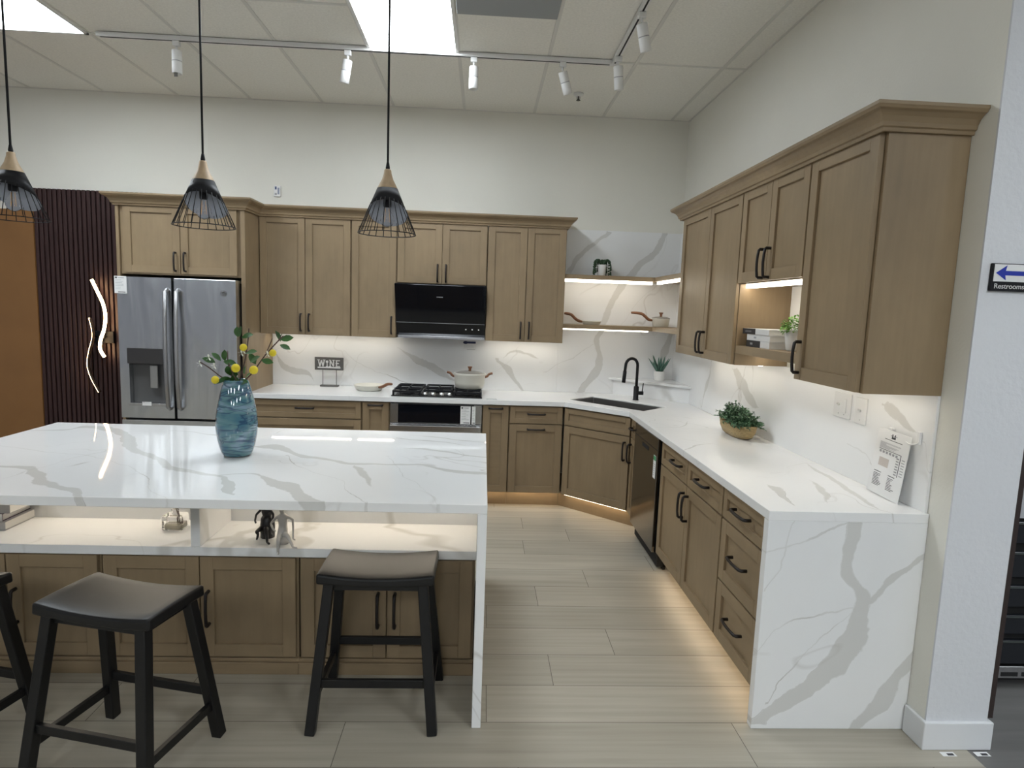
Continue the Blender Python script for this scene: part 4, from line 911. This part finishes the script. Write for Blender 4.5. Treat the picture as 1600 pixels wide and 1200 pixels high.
# ---------------------------------------------------------------- vase with branches
VX, VY, VZ = -2.942, -2.715, .9160
def vase_mat():
    m = bpy.data.materials.new('swirled_blue_glass'); m.use_nodes = True; N = m.node_tree.nodes; L = m.node_tree.links; b = N['Principled BSDF']
    b.inputs['Roughness'].default_value = .06; b.inputs['Coat Weight'].default_value = .6; b.inputs['Coat Roughness'].default_value = .03
    tc = N.new('ShaderNodeTexCoord')
    def nz(scale, st, det, dist, off):
        mp = N.new('ShaderNodeMapping'); mp.inputs['Scale'].default_value = st; mp.inputs['Location'].default_value = off; mp.inputs['Rotation'].default_value = (.15, .25, 0); L.new(tc.outputs['Object'], mp.inputs[0])
        n = N.new('ShaderNodeTexNoise'); n.inputs['Scale'].default_value = scale; n.inputs['Detail'].default_value = det; n.inputs['Distortion'].default_value = dist; L.new(mp.outputs[0], n.inputs['Vector']); return n.outputs['Fac']
    a = nz(4.2, (.8, .8, 2.6), 3, 1.4, (0, 0, 0)); r = N.new('ShaderNodeValToRGB'); L.new(a, r.inputs[0]); e = r.color_ramp.elements
    e[0].position = .30; e[0].color = (.025, .08, .15, 1); e[1].position = .72; e[1].color = (.36, .47, .60, 1)
    x = e.new(.42); x.color = (.055, .16, .22, 1); x = e.new(.52); x.color = (.12, .24, .26, 1); x = e.new(.62); x.color = (.22, .32, .42, 1)
    def line(src, w):
        s = N.new('ShaderNodeMath'); s.operation = 'SUBTRACT'; L.new(src, s.inputs[0]); s.inputs[1].default_value = .5
        ab = N.new('ShaderNodeMath'); ab.operation = 'ABSOLUTE'; L.new(s.outputs[0], ab.inputs[0])
        c = N.new('ShaderNodeMath'); c.operation = 'MULTIPLY_ADD'; c.use_clamp = True; L.new(ab.outputs[0], c.inputs[0]); c.inputs[1].default_value = -1/w; c.inputs[2].default_value = 1; return c.outputs[0]
    l1 = line(nz(5, (.8, .8, 2.2), 1, 1.6, (3, 1, 2)), .042); l2 = line(nz(4, (.6, .6, 4.5), 3, .8, (7, 5, 1)), .018)
    mxx = N.new('ShaderNodeMath'); mxx.operation = 'MAXIMUM'; L.new(l1, mxx.inputs[0]); L.new(l2, mxx.inputs[1])
    m8 = N.new('ShaderNodeMath'); m8.operation = 'MULTIPLY'; L.new(mxx.outputs[0], m8.inputs[0]); m8.inputs[1].default_value = .8
    mx = N.new('ShaderNodeMix'); mx.data_type = 'RGBA'; L.new(m8.outputs[0], mx.inputs['Factor']); L.new(r.outputs[0], mx.inputs[6]); mx.inputs[7].default_value = (.008, .035, .10, 1)
    L.new(mx.outputs[2], b.inputs['Base Color']); return m
t = thing('blue_vase', 'tall glossy blue swirled glass vase standing on the island top', 'vase', (VX, VY, VZ))
prof = [(.0, .0), (.058, .0), (.067, .006), (.078, .035), (.090, .085), (.096, .130), (.0965, .165), (.092, .210), (.083, .260), (.071, .315), (.060, .352), (.053, .372), (.049, .372), (.056, .350), (.066, .312), (.08, .25), (.088, .165), (.06, .03), (.0, .02)]
MB().lathe([(r*.985, z*.985) for r, z in prof], seg=48, cap=False).build('body', vase_mat(), t, sub=1)
# branches: traced in the plane of the vase
t = thing('flower_branches', 'yellow blossom branches with green leaves arranged in the blue vase', 'flowers', (VX, VY, VZ+.372))
def wp(px, py, dy=0.):   # place in the vertical plane of the vase, from picture measurements taken once
    return Vector(((px-371)*.003045, dy, (592-py)*.003045-.02))
rnd = random.Random(11)
stems = [[(371, 650, 0), (374, 600, 0), (382, 560, .02), (386, 530, .03), (388, 508, .03)],
         [(371, 650, .0), (380, 598, 0), (398, 575, -.01), (418, 548, -.02), (438, 525, -.02), (446, 517, -.02)],
         [(371, 650, 0), (362, 596, -.01), (348, 580, -.03), (335, 567, -.05), (325, 560, -.06)],
         [(371, 650, 0), (366, 595, .01), (356, 570, .03), (352, 545, .05)],
         [(371, 650, 0), (376, 598, -.02), (372, 575, -.05), (368, 560, -.06)]]
m = MB()
for s in stems: m.tube(smooth([wp(*p) for p in s], 4), .0030, 6)
m.tube(smooth([wp(418, 548, -.02), wp(424, 532, -.01), wp(427, 522, 0)], 3), .002, 5); m.tube(smooth([wp(438, 525, -.02), wp(444, 514, -.02)], 3), .002, 5)
m.build('twigs', M_TWIG, t)
lv = [(371, 513, -.03, .9, .3), (383, 511, .1, 1., .3), (394, 518, 1, .35, .3), (435, 517, -.4, 1, 0), (449, 521, 1, .25, 0), (447, 534, 1, -.35, 0), (424, 556, 1, -.15, 0),
      (331, 558, -1, .45, -.4), (343, 552, -.7, .8, -.3), (352, 550, 0, 1, .3), (398, 543, 1, .3, 0), (394, 554, .5, -.8, .2), (406, 553, .7, .5, .3), (358, 562, 1, -.1, 0), (358, 574, -.2, 1, -.4),
      (381, 572, .2, 1, -.5), (393, 580, .6, .7, -.3), (368, 585, -.4, -.6, -.4), (372, 575, .5, .7, -.6), (358, 586, -1, -.1, -.5), (376, 590, .3, -.5, -.6), (363, 578, -.7, .3, -.6), (385, 590, .8, .2, -.5), (350, 590, -.9, -.3, .3)]
for x, y, dx, dz, dy in lv:
    m = MB(); d = Vector((dx, -abs(dy)*.8+rnd.uniform(-.1, .1), dz)); L_ = rnd.uniform(.052, .062); b_ = wp(x, y, rnd.uniform(-.05, .03))-d.normalized()*L_*.5
    m.leaf(b_, d, L_, L_*.58, None, .1, .1); o = m.build('leaf', M_LEAF, t); 
    # turn the blades toward the room a little
    c = b_+d.normalized()*L_*.5; o.data.transform(Matrix.Translation(c) @ Matrix.Rotation(rnd.uniform(.7, 1.3), 4, d.normalized()) @ Matrix.Translation(-c))
for x, y, r in ((389, 536, .0165), (377, 568, .0195), (433, 543, .016), (404, 570, .0195), (346, 587, .0175)):
    MB().ball(wp(x, y, -.05), r, None, 14, 10, 1.05).build('yellow_bloom', M_YEL, t)
for x, y in ((324, 563), (337, 553), (345, 566), (386, 545), (425, 545), (389, 541)):
    m = MB(); c = wp(x, y, -.05)
    for k in range(5): m.leaf(c, (math.cos(k*1.256+.3), -.3, math.sin(k*1.256+.3)), .018, .009, None, 0, 0)
    m.build('white_blossom', M_PET, t)

# ---------------------------------------------------------------- cookware
def knob(m, c, s=1.): m.lathe([(.0, 0), (.011*s, 0), (.010*s, .012*s), (.013*s, .022*s), (.0185*s, .030*s), (.0185*s, .034*s), (0, .036*s)], c, 18)
# wide casserole on the back-right burner
CZ = .9146+.0545
t = thing('casserole', 'cream two-handled casserole with glass lid on the gas cooktop', 'pot', (-1.883, -.33, CZ))
MB().lathe([(.0, 0), (.108, 0), (.122, .008), (.130, .05), (.135, .118), (.138, .124), (.134, .124), (.127, .115), (.12, .01), (0, .006)], seg=40, cap=False).build('pot', M_CERAM, t)
ldd = MB().lathe([(.137, .125), (.138, .130), (.130, .133), (.128, .129)], seg=40, cap=False).build('lid', M_CERAM, t)
MB().lathe([(.129, .131), (.09, .143), (.04, .150), (.0, .151)], seg=32, cap=False).build('lid_glass', mat('lid_glass', (.25, .23, .2, 1), .08), ldd)
m = MB(); knob(m, (0, 0, .150), 1.1); m.build('lid_knob', M_HWOOD, ldd)
for s in (-1, 1):
    m = MB(); m.tube(smooth([(s*.128, 0, .098), (s*.150, 0, .108), (s*.172, 0, .128), (s*.197, 0, .135)]), [.008]*18+[.0115], 8) if False else m.tube(smooth([(s*.128, 0, .098), (s*.150, 0, .106), (s*.168, 0, .126), (s*.197, 0, .134)]), .0105, 10)
    m.build('handle', M_HWOOD, t)
def pan(label, loc, r, h, ang, hl, name='frying_pan', rise=.05, lid=False):
    t = thing(name, label, 'pan', loc, ang)
    MB().lathe([(.0, 0), (r*.76, 0), (r*.84, .006), (r*.97, h*.92), (r, h), (r*.97, h), (r*.82, .010), (0, .006)], seg=40, cap=False).build('bowl', M_CERAM, t)
    m = MB(); m.tube(smooth([(r*.93, 0, h*.75), (r+.03, 0, h*.75+.008), (r+.06, 0, h+.3*rise), (r+.10, 0, h+.85*rise), (r+hl, 0, h+rise)], 5), [.009, .010, .011, .012, .013]+[.013]*12+[.0125, .012, .011, .009], 10); m.build('handle', M_HWOOD, t)
    if lid:
        ld2 = MB().lathe([(r*1.0, h+.001), (r*.98, h+.006), (r*.6, h+.016), (0, h+.020)], seg=36).build('lid', mat('lid_glass', (.25, .23, .2, 1), .08), t)
        m = MB(); knob(m, (0, 0, h+.018), 1.05); m.build('lid_knob', M_HWOOD, ld2)
    return t
pan('cream frying pan with wooden handle on the counter left of the cooktop', (-2.760, -.245, .9146), .132, .048, math.radians(-38), .15, rise=.030)
pan('cream frying pan on the lower corner shelf', (-.815, -.15, 1.5482), .088, .032, math.radians(180), .16, rise=.062)
pan('cream lidded saucepan with wooden handle on the lower corner shelf', (-.190, -.15, 1.5482), .082, .076, math.radians(180), .19, 'saucepan', rise=.045, lid=True)

# WINE sign
t = thing('wine_sign', 'grey WINE sign on two metal rods behind the vase', 'sign', (-3.145, -.085, .9146))
MB().box(-.075, .085, -.025, .025, 0, .014).build('foot', M_PLATE, t, bevel=.002)
for x in (-.055, .065): MB().tube([(x, 0, .014), (x, 0, .15)], .0032, 8).build('rod', M_PLATE, t)
MB().box(-.125, .127, -.009, .009, .148, .262).build('board', M_PLATE, t, bevel=.002)
def serif(m, x, w, z0, z1, ch):
    s = .009; M_ = M_WHITE; y0, y1 = -.0125, -.0092
    def bar(ax, az, bx_, bz, th=s):
        a = Vector((ax, az)); b = Vector((bx_, bz)); d = (b-a).normalized(); n = Vector((-d.y, d.x))*th/2; q = [a-n, b-n, b+n, a+n]
        lo = [m.bm.verts.new((p.x, y0, p.y)) for p in q]; hi = [m.bm.verts.new((p.x, y1, p.y)) for p in q]; i = m.mi(M_)
        for f in [m.bm.faces.new(lo), m.bm.faces.new(hi[::-1])]+[m.bm.faces.new([lo[k], lo[(k+1) % 4], hi[(k+1) % 4], hi[k]]) for k in range(4)]: f.material_index = i
    if ch == 'W':
        for a, b in ((x+.005, x+w*.28), (x+w*.28, x+w*.5), (x+w*.5, x+w*.72), (x+w*.72, x+w-.005)):
            up = a < x+w*.1 or abs(a-(x+w*.5)) < 1e-6
            bar(a, z1 if up else z0, b, z0 if up else z1)
        bar(x-.004, z1, x+.018, z1, .006); bar(x+w-.018, z1, x+w+.004, z1, .006)
    if ch == 'I':
        bar(x+w/2, z0, x+w/2, z0+(z1-z0)*.55, .007); bar(x+w/2-.010, z0, x+w/2+.010, z0, .006); c = (x+w/2, z0+(z1-z0)*.74)
        n = 14; ps = [m.bm.verts.new((c[0]+.0115*math.cos(2*PI*k/n), y0, c[1]+.0125*math.sin(2*PI*k/n))) for k in range(n)]; f = m.bm.faces.new(ps); f.material_index = m.mi(M_)
    if ch == 'N':
        bar(x+.006, z0, x+.006, z1); bar(x+w-.006, z0, x+w-.006, z1); bar(x+.006, z1, x+w-.006, z0)
        bar(x-.005, z1, x+.014, z1, .006); bar(x-.005, z0, x+.017, z0, .006); bar(x+w-.017, z1, x+w+.005, z1, .006)
    if ch == 'E':
        bar(x+.006, z0, x+.006, z1); 
        for z, e in ((z0+.003, 0), ((z0+z1)/2, -.010), (z1-.003, 0)): bar(x-.002, z, x+w+e, z, .008)
m = MB()
for x, w, c in ((-.096, .062, 'W'), (-.026, .022, 'I'), (.006, .042, 'N'), (.062, .036, 'E')): serif(m, x, w, .180, .238, c)
m.box(-.098, .103, -.0125, -.0092, .166, .176, M_WHITE)
m.build('lettering', None, t)

# ---------------------------------------------------------------- small plants
t = thing('hanging_bead_plant', 'trailing dark green bead plant in a white pot on the upper corner shelf', 'potted plant', (-.745, -.15, 1.9785))
MB().lathe([(.0, 0), (.030, 0), (.034, .01), (.036, .07), (.040, .098), (.034, .10), (.0, .095)], seg=24, cap=False).build('pot', M_POTW, t)
m = MB(); rnd = random.Random(5)
for k in range(26):
    a = 2*PI*k/26+rnd.uniform(-.1, .1)
    if math.sin(a) < -.5: continue
    r1 = rnd.uniform(.060, .076); dr_ = rnd.uniform(.07, .128)
    P = smooth([(0.015*math.cos(a), .015*math.sin(a), .105), (.6*r1*math.cos(a), .6*r1*math.sin(a), .142), (r1*math.cos(a), r1*math.sin(a), .115), (r1*1.1*math.cos(a), r1*1.1*math.sin(a), .132-dr_)], 5)
    for p in P: m.ball(p+Vector((rnd.uniform(-.003, .003), rnd.uniform(-.003, .003), 0)), .0078, None, 6, 4)
o = m.build('trailing_strands', M_LEAFD, t)
t = thing('aloe_plant', 'small spiky aloe in a white pot on the quartz corner ledge', 'potted plant', (-.175, -.165, .9148+.152))
MB().lathe([(.0, 0), (.040, 0), (.043, .006), (.047, .085), (.043, .085), (.040, .075), (.0, .075)], seg=28, cap=False).build('pot', M_POTW, t)
m = MB(); rnd = random.Random(3)
for k in range(22):
    a = k*2.4; el = .60+.80*(k/22.)+rnd.uniform(-.08, .08); L_ = rnd.uniform(.13, .17)*(1.0 if k > 6 else .85); d = Vector((math.cos(a)*math.cos(el), math.sin(a)*math.cos(el), math.sin(el)))
    if k < 8: d = Vector((math.cos(a)*.5, math.sin(a)*.5, .9)).normalized()
    b0 = Vector((math.cos(a)*.012, math.sin(a)*.012, .072)); P = [b0+d*L_*u+Vector((0, 0, -.02*u*u if k < 8 else 0)) for u in (0, .3, .6, .85, 1)]
    m.tube(P, [.009, .0095, .0075, .004, .0008], 6)
m.build('spiky_leaves', M_ALOE, t)
t = thing('green_pot_plant', 'bright green leafy plant in a white pot beside the books in the niche', 'potted plant', (-.20, -2.615, 1.4985))
MB().lathe([(.0, 0), (.036, 0), (.042, .008), (.052, .085), (.053, .105), (.048, .105), (.045, .09), (.0, .088)], seg=28, cap=False).build('pot', M_POTW, t)
m = MB(); rnd = random.Random(8)
for k in range(230):
    v = Vector((rnd.gauss(0, 1), rnd.gauss(0, 1), rnd.uniform(-.2, 1))).normalized(); c = Vector((0, 0, .108))+Vector((v.x*.068, v.y*.068, v.z*.062))*rnd.uniform(.55, 1.05)
    m.leaf(c, (v.x+rnd.uniform(-.6, .6), v.y+rnd.uniform(-.6, .6), v.z*.6+rnd.uniform(-.3, .4)), rnd.uniform(.016, .026), .013, None, .3, .2)
m.build('foliage', M_LEAFB, t)
# trough planter on the right counter
t = thing('trough_planter', 'wooden boat-shaped trough of grey-green foliage on the right counter', 'planter', (-.150, -1.880, .9147), R90)
m = MB(); n = 36; prof = [(.60, 0), (.80, .012), (.95, .045), (1., .080), (.94, .080), (.86, .07)]; rings = []
for s, z in prof: rings.append([m.bm.verts.new((math.copysign(abs(math.cos(2*PI*k/n))**.75, math.cos(2*PI*k/n))*.212*(s if s < 1 else 1), math.copysign(abs(math.sin(2*PI*k/n))**.9, math.sin(2*PI*k/n))*.075*s, z+.012*abs(math.cos(2*PI*k/n))**3*(z/.08))) for k in range(n)])
for a, b in zip(rings, rings[1:]):
    for k in range(n): f = m.bm.faces.new([a[k], a[(k+1) % n], b[(k+1) % n], b[k]]); f.smooth = True
m.bm.faces.new(rings[0][::-1]); m.bm.faces.new(rings[-1]); m.build('trough', M_GOLDW, t)
m = MB(); rnd = random.Random(21)
for k in range(190):
    a = rnd.uniform(0, 2*PI); ex = rnd.uniform(0, 1)**.5; bx_ = rnd.uniform(-.165, .165); 
    tip = Vector((bx_*1.12+math.cos(a)*.085*ex, math.sin(a)*.105*ex, .065+.135*(1-ex*ex*.85)*(1-(bx_/.26)**2)*rnd.uniform(.75, 1.15)))
    st = Vector((bx_, rnd.uniform(-.03, .03), .06)); P = smooth([st, (st+tip)/2+Vector((0, 0, .02)), tip], 5); m.tube(P, .0011, 4)
    for j, p in enumerate(P[2:]):
        for q in range(3):
            m.leaf(p, (rnd.uniform(-1, 1), rnd.uniform(-1, 1), rnd.uniform(-.4, .8)), rnd.uniform(.012, .021), .011, None, .2, .2)
m.build('foliage', M_LEAFG, t)

# ---------------------------------------------------------------- books
def book(name, label, x, y, z, w, d, h, rz, cover, spine_mark=None, group=None, mark=M_INKG, spine='end', half=None):
    t = thing(name, label, 'book', (x, y, z), rz, group)
    MB().box(-w/2+.003, w/2-.003, -d/2+.003, d/2, .003, h-.003).build('pages', mat('book_pages', (.66, .64, .60, 1), .8), t)
    m = MB(); m.box(-w/2, w/2, -d/2, d/2, 0, .0028, cover); m.box(-w/2, w/2, -d/2, d/2, h-.0028, h, cover); m.box(-w/2, w/2, -d/2, -d/2+.0028, .0028, h-.0028, cover)
    m.build('cover', None, t, bevel=.0006)
    if half:      # dark wrap over part of the spine
        MB().box(half[0], half[1], -d/2-.0006, -d/2-.0001, .0, h).build('dark_wrap', half[2], t)
    if spine_mark: MB().box(spine_mark[0], spine_mark[1], -d/2-.0012, -d/2-.0007, h*.35, h*.65).build('spine_print', mark, t)
    return t
M_BKD = mat('black_cover', (.02, .02, .022, 1), .5); M_BKG = mat('grey_cover', (.42, .41, .40, 1), .6); M_BKW = mat('white_cover', (.66, .65, .63, 1), .6)
gb = 'books stacked in the open niche'
book('book', 'black and white book at the bottom of the stack in the wall niche', -.185, -2.370, 1.4985, .285, .20, .036, R90, M_BKW, (-.09, -.06), gb, half=(-.142, .035, M_BKD))
book('book', 'all pale grey book in the middle of the stack in the wall niche', -.185, -2.372, 1.5350, .285, .20, .033, R90, M_BKW, (-.05, -.02), gb)
book('book', 'dark-spined book on top of the stack in the wall niche', -.185, -2.345, 1.5685, .33, .21, .031, R90, M_BKW, (-.13, -.05), gb, mark=mat('dim_print', (.16, .15, .15, 1), .6), half=(-.165, -.0, M_BKD))
gi = 'books lying on the island shelf'
book('book', 'light grey book at the bottom of the pile at the left of the island shelf', -4.047, -2.795, .5875, .29, .205, .040, 0, M_BKG, None, gi)
book('book', 'white book with a dark purple edge in the middle of the island shelf pile', -4.062, -2.795, .6280, .285, .20, .034, .03, mat('purple_edge', (.05, .02, .05, 1), .5), None, gi, half=(-.142, .142, M_BKW))
book('book', 'pale book on top of the pile at the left of the island shelf', -4.010, -2.790, .6625, .25, .185, .040, -.02, M_BKG, None, gi)

# reed diffuser on the island shelf
t = thing('reed_diffuser', 'square clear glass reed diffuser with dark sticks on the island shelf', 'diffuser', (-3.186, -2.830, .5875))
m = MB(); m.box(-.047, .047, -.038, .038, 0, .070); o = m.build('bottle', M_CLEAR, t, bevel=.008, seg=3)
MB().box(-.037, .037, -.029, .029, .005, .030).build('oil', mat('pale_oil', (.55, .52, .42, 1), .1, trans=.6), t, bevel=.004)
MB().lathe([(.013, .070), (.013, .088), (.017, .089), (.017, .093), (.0, .093)], seg=18).build('neck', M_CLEAR, t)
m = MB()
for a, b in (((-.020, 0, .20), (.022, .004, .010)), ((-.008, 0, .21), (.030, -.004, .012)), ((.002, .004, .20), (.012, .01, .010))): m.tube([a, b], .002, 6)
m.build('reeds', M_TWIG, t)

# seated abstract figurines
def figurine(label, loc, rz, m_, s=1., cross=True, drape=False):
    t = thing('seated_figurine', label, 'figurine', loc, rz)
    def sk(ch, name):
        bm = bmesh.new(); vs = []; rad = []
        for p, r, par in ch:
            v = bm.verts.new(Vector(p)*s); vs.append(v); rad.append(r*s)
            if par is not None: bm.edges.new((vs[par], v))
        me = bpy.data.meshes.new(name); bm.to_mesh(me); bm.free(); o = bpy.data.objects.new(name, me); COL.objects.link(o); o.parent = t; me.materials.append(m_)
        k = o.modifiers.new('skin', 'SKIN'); sv = me.skin_vertices[0].data
        for i, r in enumerate(rad): sv[i].radius = (r, r)
        sv[0].use_root = True; k.use_smooth_shade = True; q = o.modifiers.new('sub', 'SUBSURF'); q.levels = 2; q.render_levels = 2; return o
    # front = -y; long torso on a drum, one leg stretched out, the other hanging, one elbow out, head bowed
    body = [((0, 0, .050), .025, None), ((0, .002, .078), .018, 0), ((0, 0, .105), .022, 1), ((0, -.004, .124), .0185, 2), ((0, -.008, .140), .007, 3), ((0, -.014, .152), .011, 4), ((0, -.019, .166), .0115, 5),
            ((-.028, -.006, .120), .0065, 3), ((-.047, -.018, .096), .0052, 7), ((-.030, -.040, .078), .0046, 8), ((-.016, -.048, .072), .0045, 9),
            ((.028, -.004, .120), .0065, 3), ((.046, -.010, .112), .0055, 11), ((.050, -.020, .070), .0046, 12), ((.052, -.030, .034), .0045, 13), ((.064, -.034, .028), .004, 14),
            ((.012, -.018, .046), .014, 0), ((.030, -.036, .050), .0095, 16), ((.050, -.050, .022), .0072, 17), ((.060, -.058, .006), .0055, 18), ((.080, -.064, .004), .0045, 19),
            ((-.008, -.022, .044), .013, 0), ((-.002, -.058, .040), .0095, 21), ((-.002, -.064, .006), .0065, 22), ((-.002, -.066, -.016), .005, 23), ((.004, -.076, -.022), .0042, 24)]
    if not cross: body[-1] = ((.002, -.062, .006), .0042, 24); body[-2] = ((-.002, -.054, .012), .005, 23); body[-3] = ((-.002, -.050, .026), .0065, 22)
    sk(body, 'body')
    MB().lathe([(.0, 0), (.030*s, 0), (.031*s, .050*s), (.027*s, .085*s), (.018*s, .100*s), (0, .104*s)] if drape else [(.0, 0), (.024*s, 0), (.026*s, .030*s), (.020*s, .050*s), (.0, .054*s)], seg=24).build('block', m_, t)
    return t
figurine('white abstract seated figurine dangling a foot over the island shelf edge', (-2.642, -2.990, .5876), .0, mat('white_figure', (.50, .48, .45, 1), .35), 1.0, True)
figurine('black abstract seated figurine beside the white one on the island shelf', (-2.735, -2.915, .5876), -.5, mat('black_figure', (.012, .010, .010, 1), .3), 1.05, False, True)
